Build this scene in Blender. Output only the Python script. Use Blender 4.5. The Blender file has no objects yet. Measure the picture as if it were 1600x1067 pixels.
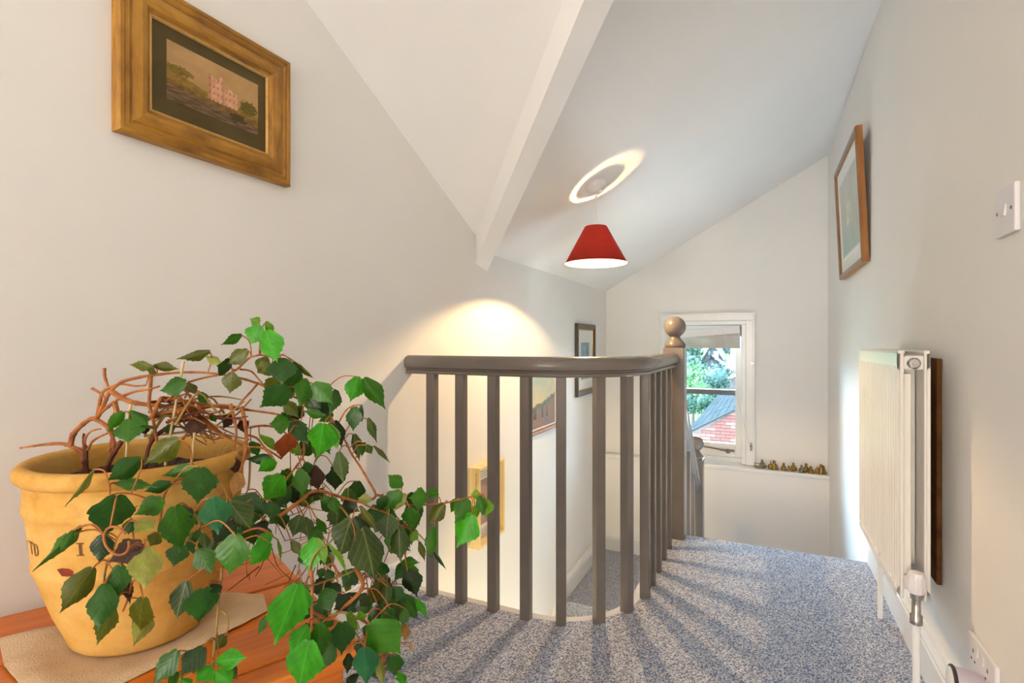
import bpy, bmesh, math, random
from mathutils import Vector, Matrix, noise
random.seed(7)
C = bpy.context.scene.collection
PI = math.pi

# ---------------------------------------------------------------- camera, world, light
F_PX, VPX, HV, EYE = 820.0, 1192.0, 535.0, 0.885
TH = math.atan2(VPX - 800, F_PX)
CT, ST = math.cos(TH), math.sin(TH)
cam_data = bpy.data.cameras.new('camera')
cam_data.sensor_fit = 'HORIZONTAL'
cam_data.sensor_width = 36.0
cam_data.lens = 36.0 * F_PX / 1600.0
cam_data.shift_y = (HV - 533.5) / 1600.0
cam_data.clip_start = 0.02
cam_data.clip_end = 500
cam = bpy.data.objects.new('camera', cam_data)
C.objects.link(cam)
cam.location = (0, 0, EYE)
cam.rotation_euler = (PI / 2, 0, TH)
bpy.context.scene.camera = cam

world = bpy.data.worlds.new('overcast_sky')
bpy.context.scene.world = world
world.use_nodes = True
bg = world.node_tree.nodes['Background']
bg.inputs[0].default_value = (0.60, 0.80, 1.0, 1)
bg.inputs[1].default_value = 15.0

vs = bpy.context.scene.view_settings
vs.view_transform = 'Standard'
vs.look = 'None'
vs.gamma = 1.0
vs.use_curve_mapping = False
vs.exposure = 1.03

BULB_L = 4500.0          # radiance of the pendant's bulb
def lamp(name, loc, power, col, radius):
    l = bpy.data.lights.new(name, 'POINT')
    l.energy = power
    l.color = col
    l.shadow_soft_size = radius
    o = bpy.data.objects.new(name, l)
    o.location = loc
    C.objects.link(o)
    return o
lamp('hall_fill', (-0.55, -3.3, 0.70), 96.0, (1.0, 0.90, 0.78), 0.40)  # unseen fill light added behind the camera for even brightness
lamp('downstairs_lamp', (-0.62, 1.15, -1.0), 14.0, (1.0, 0.80, 0.34), 0.05)
lamp('stairwell_fill', (-0.62, 2.30, -1.25), 6.0, (0.95, 0.95, 0.92), 0.16)  # unseen light added in the well to lift the ceiling and right wall
stl = bpy.data.lights.new('stair_fill', 'SPOT')     # unseen spot added below the landing edge to brighten ceiling and walls
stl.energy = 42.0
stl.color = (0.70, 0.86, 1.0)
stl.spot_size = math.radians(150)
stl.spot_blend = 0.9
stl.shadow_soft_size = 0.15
stlo = bpy.data.objects.new('stair_fill', stl)
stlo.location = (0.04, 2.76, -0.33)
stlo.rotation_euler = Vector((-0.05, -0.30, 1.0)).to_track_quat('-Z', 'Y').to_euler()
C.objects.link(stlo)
sun = bpy.data.lights.new('hazy_sun', 'SUN')
sun.energy = 48.0
sun.color = (0.64, 0.84, 1.0)
sun.angle = math.radians(80)
suno = bpy.data.objects.new('hazy_sun', sun)
suno.rotation_euler = Vector((0.60, -0.85, -0.34)).to_track_quat('-Z', 'Y').to_euler()
C.objects.link(suno)
portal = bpy.data.lights.new('window_portal', 'AREA')
portal.shape = 'RECTANGLE'
portal.size, portal.size_y = 0.62, 1.08
portal.cycles.is_portal = True
po = bpy.data.objects.new('window_portal', portal)
po.location = (-0.385, 4.34, 0.53)
po.rotation_euler = (-PI / 2, 0, 0)
C.objects.link(po)
cyc = bpy.context.scene.cycles
cyc.max_bounces = 10
cyc.diffuse_bounces = 6
cyc.transparent_max_bounces = 16
cyc.sample_clamp_indirect = 6.0
cyc.caustics_reflective = False
cyc.caustics_refractive = False

# ---------------------------------------------------------------- placement helpers
def ray(u, v):
    a = (u - 800) / F_PX
    b = -(v - HV) / F_PX
    return Vector((a * CT - ST, a * ST + CT, b))
def at(u, v, d):
    r = ray(u, v) * d
    return Vector((r.x, r.y, r.z + EYE))
def on_y(u, v, y):
    r = ray(u, v)
    return at(u, v, y / r.y)
def on_x(u, v, x):
    r = ray(u, v)
    return at(u, v, x / r.x)

# ---------------------------------------------------------------- materials
def mat(name, col, rough=0.6, metal=0.0, spec=0.5):
    m = bpy.data.materials.new(name)
    m.use_nodes = True
    b = m.node_tree.nodes['Principled BSDF']
    b.inputs['Base Color'].default_value = (*col, 1)
    b.inputs['Roughness'].default_value = rough
    b.inputs['Metallic'].default_value = metal
    b.inputs['Specular IOR Level'].default_value = spec
    return m
class NT:
    def __init__(s, m):
        s.m = m; s.t = m.node_tree; s.b = s.t.nodes.get('Principled BSDF')
    def n(s, typ, **kw):
        x = s.t.nodes.new(typ)
        for k, v in kw.items():
            if k in ('inp',):
                for i, val in v.items(): x.inputs[i].default_value = val
            else: setattr(x, k, v)
        return x
    def l(s, a, b): s.t.links.new(a, b)
    def math(s, op, a, b=None):
        x = s.t.nodes.new('ShaderNodeMath'); x.operation = op
        for i, q in enumerate((a, b)):
            if q is None: continue
            if isinstance(q, (int, float)): x.inputs[i].default_value = q
            else: s.l(q, x.inputs[i])
        return x.outputs[0]
    def mix(s, f, a, b):
        x = s.t.nodes.new('ShaderNodeMix'); x.data_type = 'RGBA'
        for idx, q in ((0, f), (6, a), (7, b)):
            if isinstance(q, (int, float)): x.inputs[idx].default_value = q
            elif isinstance(q, tuple): x.inputs[idx].default_value = (*q, 1)
            else: s.l(q, x.inputs[idx])
        return x.outputs[2]
    def ramp(s, f, stops, interp='LINEAR'):
        x = s.t.nodes.new('ShaderNodeValToRGB'); e = x.color_ramp.elements
        x.color_ramp.interpolation = interp
        while len(e) < len(stops): e.new(0.5)
        for q, (p, c) in zip(e, stops): q.position = p; q.color = (*c, 1)
        s.l(f, x.inputs[0]); return x.outputs[0]
    def coord(s, kind='Object', scale=(1, 1, 1), rot=(0, 0, 0)):
        t = s.t.nodes.new('ShaderNodeTexCoord'); mp = s.t.nodes.new('ShaderNodeMapping')
        mp.inputs['Scale'].default_value = scale; mp.inputs['Rotation'].default_value = rot
        s.l(t.outputs[kind], mp.inputs[0]); return mp.outputs[0]
    def noise(s, vec, scale, detail=3, rough=0.5):
        x = s.t.nodes.new('ShaderNodeTexNoise'); x.inputs['Scale'].default_value = scale
        x.inputs['Detail'].default_value = detail; x.inputs['Roughness'].default_value = rough
        s.l(vec, x.inputs['Vector']); return x.outputs[0]
    def bump(s, h, strength=0.2, dist=0.002):
        x = s.t.nodes.new('ShaderNodeBump'); x.inputs['Strength'].default_value = strength
        x.inputs['Distance'].default_value = dist; s.l(h, x.inputs['Height'])
        s.l(x.outputs[0], s.b.inputs['Normal'])
    def col(s, c): s.l(c, s.b.inputs['Base Color'])

def mottled(name, c1, c2, scale=6, rough=0.6, bump=0.0, bscale=200, spec=0.4, metal=0.0, bd=0.001):
    m = mat(name, c1, rough, metal, spec); k = NT(m)
    v = k.coord()
    k.col(k.ramp(k.noise(v, scale, 4), [(0.35, c1), (0.7, c2)]))
    if bump: k.bump(k.noise(v, bscale, 2), bump, bd)
    return m
M = {}
M['wall'] = mottled('wall_paint', (0.83, 0.815, 0.79), (0.81, 0.795, 0.77), 3, 0.7, 0.08, 90, 0.25)
M['ceiling'] = mottled('ceiling_paint', (0.84, 0.835, 0.825), (0.82, 0.815, 0.805), 3, 0.8, 0.05, 90, 0.2)
M['gloss_white'] = mottled('gloss_white_paint', (0.83, 0.83, 0.82), (0.79, 0.79, 0.78), 8, 0.22, 0.03, 60)
M['taupe'] = mottled('taupe_paint', (0.168, 0.146, 0.130), (0.148, 0.128, 0.114), 9, 0.25, 0.06, 120)
M['white_metal'] = mottled('radiator_enamel', (0.80, 0.77, 0.72), (0.78, 0.75, 0.70), 4, 0.3)
M['white_plastic'] = mottled('white_plastic', (0.78, 0.76, 0.78), (0.74, 0.72, 0.74), 7, 0.3)
M['chrome'] = mottled('chrome', (0.62, 0.60, 0.58), (0.5, 0.48, 0.46), 40, 0.18, metal=1.0)
M['dark'] = mottled('dark_recess', (0.03, 0.03, 0.03), (0.05, 0.05, 0.05), 20, 0.6)
M['brass'] = mottled('aged_brass', (0.46, 0.29, 0.085), (0.10, 0.055, 0.018), 130, 0.42, 0.3, 300, metal=0.6)
M['slate_grey'] = mottled('verdigris_brass', (0.30, 0.27, 0.15), (0.14, 0.13, 0.09), 60, 0.45, 0.3, 300, metal=0.7)

def carpet_mat():
    m = mat('blue_woven_carpet', (0.3, 0.32, 0.38), 0.95, spec=0.05); k = NT(m)
    v = k.coord('Object', (1, 1, 1), (0, 0, math.radians(38)))
    vo = k.n('ShaderNodeTexVoronoi'); vo.inputs['Scale'].default_value = 400
    vo.inputs['Randomness'].default_value = 0.55
    mp = k.n('ShaderNodeMapping', inp={'Scale': (1, 0.6, 1)}); k.l(v, mp.inputs[0]); k.l(mp.outputs[0], vo.inputs['Vector'])
    sep = k.n('ShaderNodeSeparateColor'); k.l(vo.outputs['Color'], sep.inputs[0])
    c = k.ramp(sep.outputs[0], [(0.0, (0.080, 0.108, 0.20)), (0.3, (0.185, 0.225, 0.335)), (0.5, (0.35, 0.375, 0.445)), (0.72, (0.55, 0.54, 0.555)), (1.0, (0.68, 0.66, 0.65))])
    big = k.noise(v, 5, 3)
    k.col(k.mix(k.math('MULTIPLY', big, 0.15), c, (0.26, 0.27, 0.33)))
    inv = k.math('SUBTRACT', 1.0, k.math('MULTIPLY', vo.outputs['Distance'], 1.4))
    k.bump(inv, 0.6, 0.003)
    return m
M['carpet'] = carpet_mat()

def wood_mat(name, c1, c2, c3, stretch=(3, 40, 40), rough=0.4, bump=0.15, spec=0.4):
    m = mat(name, c1, rough, spec=spec); k = NT(m)
    v = k.coord('Object', stretch)
    n1 = k.noise(v, 1.0, 5, 0.6)
    k.col(k.ramp(n1, [(0.25, c1), (0.5, c2), (0.75, c3)]))
    k.bump(n1, bump, 0.002)
    return m
M['pine'] = wood_mat('orange_pine', (0.40, 0.085, 0.008), (0.60, 0.155, 0.014), (0.70, 0.215, 0.024), (45, 2.6, 45), 0.32)
M['pale_wood'] = wood_mat('pale_box_wood', (0.70, 0.50, 0.22), (0.78, 0.60, 0.30), (0.84, 0.70, 0.42), (60, 60, 2.5), 0.6)
M['gilt'] = wood_mat('aged_gilt', (0.13, 0.05, 0.005), (0.37, 0.17, 0.018), (0.55, 0.295, 0.045), (70, 9, 9), 0.40, 0.3)
M['gilt_bright'] = mottled('bright_gilt_slip', (0.62, 0.38, 0.12), (0.5, 0.28, 0.08), 60, 0.3, metal=0.4)
M['olive_mount'] = mottled('olive_mount_card', (0.075, 0.052, 0.014), (0.095, 0.066, 0.02), 12, 0.6, 0.1, 300, 0.3)
M['rust_wood'] = wood_mat('brown_frame_wood', (0.20, 0.07, 0.015), (0.33, 0.13, 0.03), (0.42, 0.18, 0.04), (50, 50, 5), 0.5)
M['cork'] = mottled('brown_fibreboard', (0.15, 0.062, 0.018), (0.075, 0.030, 0.010), 18, 0.85, 0.5, 120, 0.1)
M['grey_frame'] = mottled('grey_brown_frame', (0.17, 0.14, 0.125), (0.22, 0.19, 0.17), 30, 0.35)
M['dark_frame'] = mottled('dark_brown_frame', (0.06, 0.045, 0.035), (0.10, 0.08, 0.06), 30, 0.35)
M['mount_white'] = mottled('white_mount_card', (0.78, 0.79, 0.76), (0.75, 0.76, 0.73), 5, 0.7)
M['linen'] = mottled('cream_linen', (0.66, 0.50, 0.34), (0.52, 0.38, 0.24), 14, 0.95, 0.8, 420, 0.05, bd=0.002)
M['soil'] = mottled('dark_soil', (0.03, 0.014, 0.008), (0.06, 0.03, 0.018), 90, 0.95, 1.0, 120, bd=0.01)

def pot_mat():
    m = mat('buff_terracotta', (0.62, 0.38, 0.13), 0.75, spec=0.25); k = NT(m)
    v = k.coord()
    a = k.noise(v, 11, 6, 0.62); b = k.noise(v, 45, 4)
    vz = k.coord('Object', (7, 7, 26)); e = k.noise(vz, 1.0, 5, 0.65)
    c = k.ramp(a, [(0.28, (0.40, 0.18, 0.025)), (0.45, (0.57, 0.305, 0.06)), (0.6, (0.63, 0.375, 0.10)), (0.78, (0.69, 0.46, 0.18))])
    c = k.mix(k.ramp(e, [(0.45, (0, 0, 0)), (0.75, (0.55, 0.55, 0.55))]), c, (0.68, 0.44, 0.165))
    k.col(k.mix(k.ramp(b, [(0.55, (0, 0, 0)), (0.8, (0.5, 0.5, 0.5))]), c, (0.45, 0.20, 0.04)))
    k.bump(k.noise(v, 70, 4), 0.35, 0.002)
    return m
M['pot'] = pot_mat()
M['terracotta_red'] = mottled('bare_terracotta', (0.22, 0.028, 0.008), (0.17, 0.02, 0.006), 80, 0.8)
M['stamp'] = mottled('stamped_letter', (0.13, 0.045, 0.012), (0.22, 0.09, 0.03), 150, 0.8)

def leaf_mat(name, col, vein, trans=0.35, rough=0.38, veins=0.5):
    m = mat(name, col, rough, spec=0.45); k = NT(m)
    t = k.n('ShaderNodeTexCoord'); s = k.n('ShaderNodeSeparateXYZ'); k.l(t.outputs['Object'], s.inputs[0])
    ax = k.math('ABSOLUTE', s.outputs[0])
    mid = k.math('LESS_THAN', ax, 0.022)
    ph = k.math('SUBTRACT', k.math('MULTIPLY', s.outputs[1], 5.0), k.math('MULTIPLY', ax, 5.5))
    fr = k.math('ABSOLUTE', k.math('SUBTRACT', k.math('FRACT', ph), 0.5))
    lat = k.math('POWER', k.math('MAXIMUM', k.math('SUBTRACT', 1.0, k.math('MULTIPLY', fr, 6.0)), 0.0), 1.5)
    vm = k.math('MULTIPLY', k.math('MAXIMUM', mid, k.math('MULTIPLY', lat, 0.5)), veins)
    nz = k.noise(t.outputs['Object'], 3.5, 3)
    oi = k.n('ShaderNodeObjectInfo')
    base = k.ramp(nz, [(0.3, tuple(q * 0.72 for q in col)), (0.7, tuple(min(1, q * 1.25) for q in col))])
    hs = k.n('ShaderNodeHueSaturation'); k.l(base, hs.inputs['Color'])
    k.l(k.math('ADD', k.math('MULTIPLY', oi.outputs['Random'], 0.45), 0.78), hs.inputs['Value'])
    c = k.mix(vm, hs.outputs[0], vein)
    k.col(c); k.bump(k.math('ADD', fr, k.math('MULTIPLY', nz, 1.5)), 0.07, 0.01)
    tr = k.n('ShaderNodeBsdfTranslucent'); k.l(c, tr.inputs[0])
    mx = k.n('ShaderNodeMixShader'); mx.inputs[0].default_value = trans
    out = k.t.nodes['Material Output']
    k.l(k.b.outputs[0], mx.inputs[1]); k.l(tr.outputs[0], mx.inputs[2]); k.l(mx.outputs[0], out.inputs[0])
    return m
LEAFM = dict(
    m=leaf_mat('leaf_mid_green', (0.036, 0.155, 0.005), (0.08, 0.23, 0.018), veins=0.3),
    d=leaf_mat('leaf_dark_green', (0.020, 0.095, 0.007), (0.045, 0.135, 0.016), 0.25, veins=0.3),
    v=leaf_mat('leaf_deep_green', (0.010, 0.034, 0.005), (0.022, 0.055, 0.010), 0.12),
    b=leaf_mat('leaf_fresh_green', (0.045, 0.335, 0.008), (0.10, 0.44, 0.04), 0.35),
    l=leaf_mat('leaf_light_green', (0.15, 0.36, 0.018), (0.26, 0.45, 0.07), 0.4),
    o=leaf_mat('leaf_olive', (0.098, 0.120, 0.007), (0.18, 0.19, 0.03), 0.35),
    g=leaf_mat('leaf_veined_dark', (0.040, 0.080, 0.008), (0.17, 0.20, 0.07), 0.2, veins=0.8),
    p=leaf_mat('leaf_pale_underside', (0.26, 0.28, 0.05), (0.33, 0.34, 0.10), 0.3),
    t=leaf_mat('leaf_blue_green', (0.018, 0.13, 0.040), (0.05, 0.21, 0.09), 0.2, 0.22, veins=0.3),
    k=leaf_mat('leaf_dead_brown', (0.050, 0.018, 0.008), (0.08, 0.03, 0.014), 0.12, 0.7),
    r=leaf_mat('leaf_rust', (0.26, 0.055, 0.008), (0.17, 0.03, 0.006), 0.3, 0.6),
    n=leaf_mat('leaf_tan', (0.40, 0.21, 0.06), (0.30, 0.14, 0.04), 0.35, 0.7))
M['stem_brown'] = mottled('vine_bark', (0.44, 0.155, 0.034), (0.24, 0.065, 0.015), 60, 0.6, 0.4, 200)
M['stem_dark'] = mottled('vine_old_bark', (0.085, 0.022, 0.012), (0.15, 0.045, 0.02), 60, 0.7, 0.5, 200)
M['stem_green'] = mottled('vine_green_stem', (0.27, 0.20, 0.04), (0.32, 0.14, 0.03), 30, 0.5)
M['cane'] = mottled('split_cane', (0.58, 0.45, 0.24), (0.48, 0.34, 0.15), 30, 0.6)

def shade_mat(name, col, emis_side):
    m = mat(name, col, 0.85, spec=0.1); k = NT(m)
    v = k.coord('Object', (1, 1, 1)); nz = k.noise(v, 60, 3)
    c = k.mix(k.math('MULTIPLY', nz, 0.35), col, tuple(q * 0.6 for q in col)); k.col(c)
    tr = k.n('ShaderNodeBsdfTranslucent'); k.l(c, tr.inputs[0])
    mx = k.n('ShaderNodeMixShader'); mx.inputs[0].default_value = emis_side
    k.l(k.b.outputs[0], mx.inputs[1]); k.l(tr.outputs[0], mx.inputs[2])
    k.l(mx.outputs[0], k.t.nodes['Material Output'].inputs[0]); return m
M['shade_red'] = shade_mat('red_shade_fabric', (0.17, 0.020, 0.024), 0.26)
M['shade_lining'] = shade_mat('cream_shade_lining', (0.74, 0.56, 0.24), 0.16)
def emit(name, col, strength):
    m = bpy.data.materials.new(name); m.use_nodes = True; t = m.node_tree
    t.nodes.remove(t.nodes['Principled BSDF']); e = t.nodes.new('ShaderNodeEmission')
    e.inputs[0].default_value = (*col, 1); e.inputs[1].default_value = strength
    t.links.new(e.outputs[0], t.nodes['Material Output'].inputs[0]); return m
M['bulb'] = emit('lit_bulb', (1.0, 0.64, 0.32), BULB_L)
def glass_mat():
    m = bpy.data.materials.new('window_glass'); m.use_nodes = True; t = m.node_tree
    t.nodes.remove(t.nodes['Principled BSDF'])
    a = t.nodes.new('ShaderNodeBsdfTransparent'); a.inputs[0].default_value = (0.93, 0.97, 0.98, 1)
    g = t.nodes.new('ShaderNodeBsdfGlossy'); g.inputs['Roughness'].default_value = 0.02
    lw = t.nodes.new('ShaderNodeFresnel'); lw.inputs[0].default_value = 1.45
    mx = t.nodes.new('ShaderNodeMixShader')
    t.links.new(lw.outputs[0], mx.inputs[0]); t.links.new(a.outputs[0], mx.inputs[1]); t.links.new(g.outputs[0], mx.inputs[2])
    t.links.new(mx.outputs[0], t.nodes['Material Output'].inputs[0]); return m
M['glass'] = glass_mat()
def vcol_mat(name, rough=0.6):
    m = mat(name, (0.5, 0.5, 0.5), rough, spec=0.25); k = NT(m)
    a = k.n('ShaderNodeAttribute', attribute_name='paint')
    nz = k.noise(k.coord(), 220, 3)
    k.col(k.mix(k.math('MULTIPLY', nz, 0.12), a.outputs['Color'], (0.1, 0.08, 0.05)))
    return m
M['painting'] = vcol_mat('painted_paper')
M['brick'] = mottled('red_brick', (0.105, 0.038, 0.029), (0.080, 0.028, 0.022), 1.2, 0.85, 0.3, 60, 0.2)
M['brick2'] = mottled('pale_red_brick', (0.135, 0.066, 0.052), (0.105, 0.048, 0.037), 1.2, 0.85, 0.3, 60, 0.2)
M['mortar'] = mottled('mortar', (0.12, 0.085, 0.075), (0.10, 0.07, 0.06), 9, 0.9)
def slate_mat():
    m = mat('roof_slate', (0.02, 0.025, 0.03), 0.9, spec=0.0); k = NT(m)
    b = k.n('ShaderNodeTexBrick'); b.inputs['Scale'].default_value = 1.0
    b.inputs['Brick Width'].default_value = 0.3; b.inputs['Row Height'].default_value = 0.2
    b.inputs['Mortar Size'].default_value = 0.012
    b.inputs['Color1'].default_value = (0.014, 0.019, 0.022, 1); b.inputs['Color2'].default_value = (0.024, 0.029, 0.031, 1)
    b.inputs['Mortar'].default_value = (0.006, 0.007, 0.008, 1)
    uv = k.n('ShaderNodeUVMap'); k.l(uv.outputs[0], b.inputs['Vector'])
    k.col(k.mix(k.math('MULTIPLY', k.noise(k.coord(), 3, 4), 0.5), b.outputs[0], (0.014, 0.016, 0.015)))
    return m
M['slate'] = slate_mat()
M['stone'] = mottled('pale_stone', (0.048, 0.046, 0.041), (0.038, 0.037, 0.034), 0.6, 0.9)
M['pale_roof'] = mottled('pale_lead_roof', (0.013, 0.015, 0.017), (0.011, 0.012, 0.014), 0.8, 0.8)
M['far_slate'] = mottled('weathered_slate', (0.009, 0.012, 0.014), (0.011, 0.014, 0.016), 0.8, 0.9)
M['dark_glass'] = mottled('dark_window_glass', (0.03, 0.04, 0.05), (0.05, 0.06, 0.07), 1, 0.2)
M['grass'] = mottled('lawn_grass', (0.0231, 0.0630, 0.0076), (0.0315, 0.0798, 0.0126), 0.5, 0.95)
M['hill'] = mottled('hill_pasture', (0.030, 0.046, 0.044), (0.024, 0.036, 0.038), 0.08, 0.95)  # distance haze mixed into the pasture colour
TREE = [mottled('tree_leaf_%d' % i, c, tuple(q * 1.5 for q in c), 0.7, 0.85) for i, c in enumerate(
    [(0.014, 0.042, 0.016), (0.026, 0.066, 0.020), (0.012, 0.036, 0.022), (0.020, 0.046, 0.038)])]  # last colour has distance haze put into it as pale blue-green
M['bark'] = mottled('tree_bark', (0.06, 0.045, 0.03), (0.04, 0.03, 0.02), 3, 0.9)

# ---------------------------------------------------------------- mesh helpers
class MB:
    def __init__(s): s.v = []; s.f = []; s.sm = []
    def add(s, vs, fs, smooth=False):
        o = len(s.v); s.v += [tuple(q) for q in vs]
        for f in fs: s.f.append(tuple(i + o for i in f)); s.sm.append(smooth)
        return s
    def box(s, lo, hi, mtx=None, bev=0.0):
        x0, y0, z0 = lo; x1, y1, z1 = hi
        if bev <= 0:
            vs = [Vector(p) for p in ((x0,y0,z0),(x1,y0,z0),(x1,y1,z0),(x0,y1,z0),(x0,y0,z1),(x1,y0,z1),(x1,y1,z1),(x0,y1,z1))]
            fs = [(3,2,1,0),(4,5,6,7),(0,1,5,4),(1,2,6,5),(2,3,7,6),(3,0,4,7)]
        else:
            bm = bmesh.new(); bmesh.ops.create_cube(bm, size=1)
            for q in bm.verts: q.co = Vector(((x0+x1)/2+q.co.x*(x1-x0), (y0+y1)/2+q.co.y*(y1-y0), (z0+z1)/2+q.co.z*(z1-z0)))
            bmesh.ops.bevel(bm, geom=bm.edges[:], offset=bev, segments=2, affect='EDGES', profile=0.5)
            bm.verts.index_update()
            vs = [q.co.copy() for q in bm.verts]; fs = [[w.index for w in f.verts] for f in bm.faces]; bm.free()
        if mtx is not None: vs = [mtx @ q for q in vs]
        return s.add(vs, fs)
    def prism(s, poly, z0, z1, axis='z', smooth=False):
        # poly ccw list of 2D points, extruded along axis
        def P(a, b, t):
            return {'z': (a, b, t), 'y': (a, t, b), 'x': (t, a, b)}[axis]
        n = len(poly)
        vs = [P(a, b, z0) for a, b in poly] + [P(a, b, z1) for a, b in poly]
        fs = [tuple(range(n - 1, -1, -1)), tuple(range(n, 2 * n))] + [(i, (i + 1) % n, n + (i + 1) % n, n + i) for i in range(n)]
        return s.add(vs, fs)
    def lathe(s, prof, n=32, mtx=None, smooth=True, cap0=True, cap1=True):
        vs = []; fs = []
        for r, z in prof:
            for i in range(n):
                a = 2 * PI * i / n; vs.append(Vector((r * math.cos(a), r * math.sin(a), z)))
        for j in range(len(prof) - 1):
            for i in range(n):
                k = (i + 1) % n; fs.append((j*n+i, j*n+k, (j+1)*n+k, (j+1)*n+i))
        if cap0: fs.append(tuple(range(n - 1, -1, -1)))
        if cap1: fs.append(tuple(range((len(prof)-1)*n, len(prof)*n)))
        if mtx is not None: vs = [mtx @ q for q in vs]
        return s.add(vs, fs, smooth)
    def tube(s, pts, r, n=6, caps=True):
        pts = [Vector(p) for p in pts]; m = len(pts)
        rs = r if isinstance(r, (list, tuple)) else [r] * m
        vs = []; fs = []; nrm = None
        for i, p in enumerate(pts):
            t = (pts[min(i+1, m-1)] - pts[max(i-1, 0)])
            t = t.normalized() if t.length > 1e-9 else Vector((0, 0, 1))
            if nrm is None:
                nrm = t.orthogonal().normalized()
            else:
                nrm = nrm - t * nrm.dot(t)
                nrm = nrm.normalized() if nrm.length > 1e-6 else t.orthogonal().normalized()
            b = t.cross(nrm)
            for k in range(n):
                a = 2 * PI * k / n; vs.append(p + (nrm * math.cos(a) + b * math.sin(a)) * rs[i])
        for i in range(m - 1):
            for k in range(n):
                q = (k + 1) % n; fs.append((i*n+k, i*n+q, (i+1)*n+q, (i+1)*n+k))
        if caps: fs.append(tuple(range(n-1, -1, -1))); fs.append(tuple(range((m-1)*n, m*n)))
        return s.add(vs, fs, True)
    def sweep(s, path, prof, up=Vector((0, 0, 1)), caps=True, smooth=True):
        # prof: closed list of (side, up)
        path = [Vector(p) for p in path]; m = len(path); n = len(prof); vs = []; fs = []
        for i, p in enumerate(path):
            t = (path[min(i+1, m-1)] - path[max(i-1, 0)]).normalized()
            side = t.cross(up).normalized(); u2 = side.cross(t).normalized()
            for a, b in prof: vs.append(p + side * a + u2 * b)
        for i in range(m - 1):
            for k in range(n):
                q = (k + 1) % n; fs.append((i*n+k, (i+1)*n+k, (i+1)*n+q, i*n+q))
        if caps: fs.append(tuple(range(n))); fs.append(tuple(range(m*n-1, (m-1)*n-1, -1)))
        return s.add(vs, fs, smooth)
    def ball(s, c, r, n=16, squash=(1, 1, 1)):
        prof = [(max(1e-4, math.sin(PI*i/(n//2)))*r, -math.cos(PI*i/(n//2))*r) for i in range(n//2+1)]
        mt = Matrix.Translation(Vector(c)) @ Matrix.Diagonal((*squash, 1))
        return s.lathe(prof, n, mt)
    def mesh(s, name, m):
        me = bpy.data.meshes.new(name); me.from_pydata(s.v, [], s.f)
        me.polygons.foreach_set('use_smooth', s.sm)
        if m is not None: me.materials.append(m)
        me.update()
        bm = bmesh.new(); bm.from_mesh(me); bmesh.ops.recalc_face_normals(bm, faces=bm.faces[:]); bm.to_mesh(me); bm.free()
        if any(s.sm): me.set_sharp_from_angle(angle=math.radians(50))
        return me
    def build(s, name, m, parent=None, loc=(0, 0, 0)):
        o = bpy.data.objects.new(name, s.mesh(name, m)); C.objects.link(o)
        if parent is not None: o.parent = parent
        o.location = loc
        return o
def tag(o, label, cat, group=None):
    o['label'] = label; o['category'] = cat
    if group: o['group'] = group
    return o
def thing(name, label, cat, loc=(0, 0, 0), rotz=0.0, group=None):
    o = bpy.data.objects.new(name, None); o.empty_display_size = 0.05
    C.objects.link(o); o.location = loc; o.rotation_euler = (0, 0, rotz)
    return tag(o, label, cat, group)
def struct(o): o['kind'] = 'structure'; return o
def stuff(o): o['kind'] = 'stuff'; return o
def smooth_path(pts, sub=6):
    pts = [Vector(p) for p in pts]
    if len(pts) < 3:
        return [pts[0].lerp(pts[-1], i / sub) for i in range(sub + 1)]
    out = []
    for i in range(len(pts) - 1):
        p0 = pts[max(i-1, 0)]; p1 = pts[i]; p2 = pts[i+1]; p3 = pts[min(i+2, len(pts)-1)]
        for k in range(sub):
            t = k / sub
            out.append(0.5 * ((2*p1) + (p2-p0)*t + (2*p0-5*p1+4*p2-p3)*t*t + (3*p1-p0-3*p2+p3)*t**3))
    out.append(pts[-1]); return out

# ---------------------------------------------------------------- room shell
XL, XR, YF, YB = -1.145, 0.40, 4.16, -4.4
LZ = -0.748                      # half landing level
Y_LAND, Y_EDGE = 3.14, 2.524     # front of half landing, edge of upper landing
S1 = 0.5586
def zc1(x): return 1.297 + S1 * (x - XL)
def zc2(y): return 1.353 + 0.5 * (2.033 - y)

struct(MB().box((XL - 0.15, YB, -2.7), (XL, YF + 0.3, 2.7)).build('wall_left', M['wall']))
struct(MB().box((XR, YB, -2.7), (XR + 0.15, YF + 0.3, 2.7)).build('wall_right', M['wall']))
struct(MB().box((XL - 0.15, YB - 0.15, -2.7), (XR + 0.15, YB, 2.7)).build('wall_back', M['wall']))
WX0, WX1, WZ1 = -0.66, -0.11, 1.045
wf = MB()
wf.box((XL, YF, 0.0), (WX0, YF + 0.15, 2.7)).box((WX1, YF, 0.0), (XR, YF + 0.15, 2.7)).box((WX0, YF, WZ1), (WX1, YF + 0.15, 2.7))
struct(wf.build('wall_far', M['wall']))
struct(MB().box((XL, 4.075, -2.7), (XR, YF + 0.15, -0.03)).build('wall_far_lower', M['wall']))
struct(MB().box((XL, 4.062, -0.03), (XR, YF + 0.19, -0.004), bev=0.004).build('trim_1', M['gloss_white']))

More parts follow.
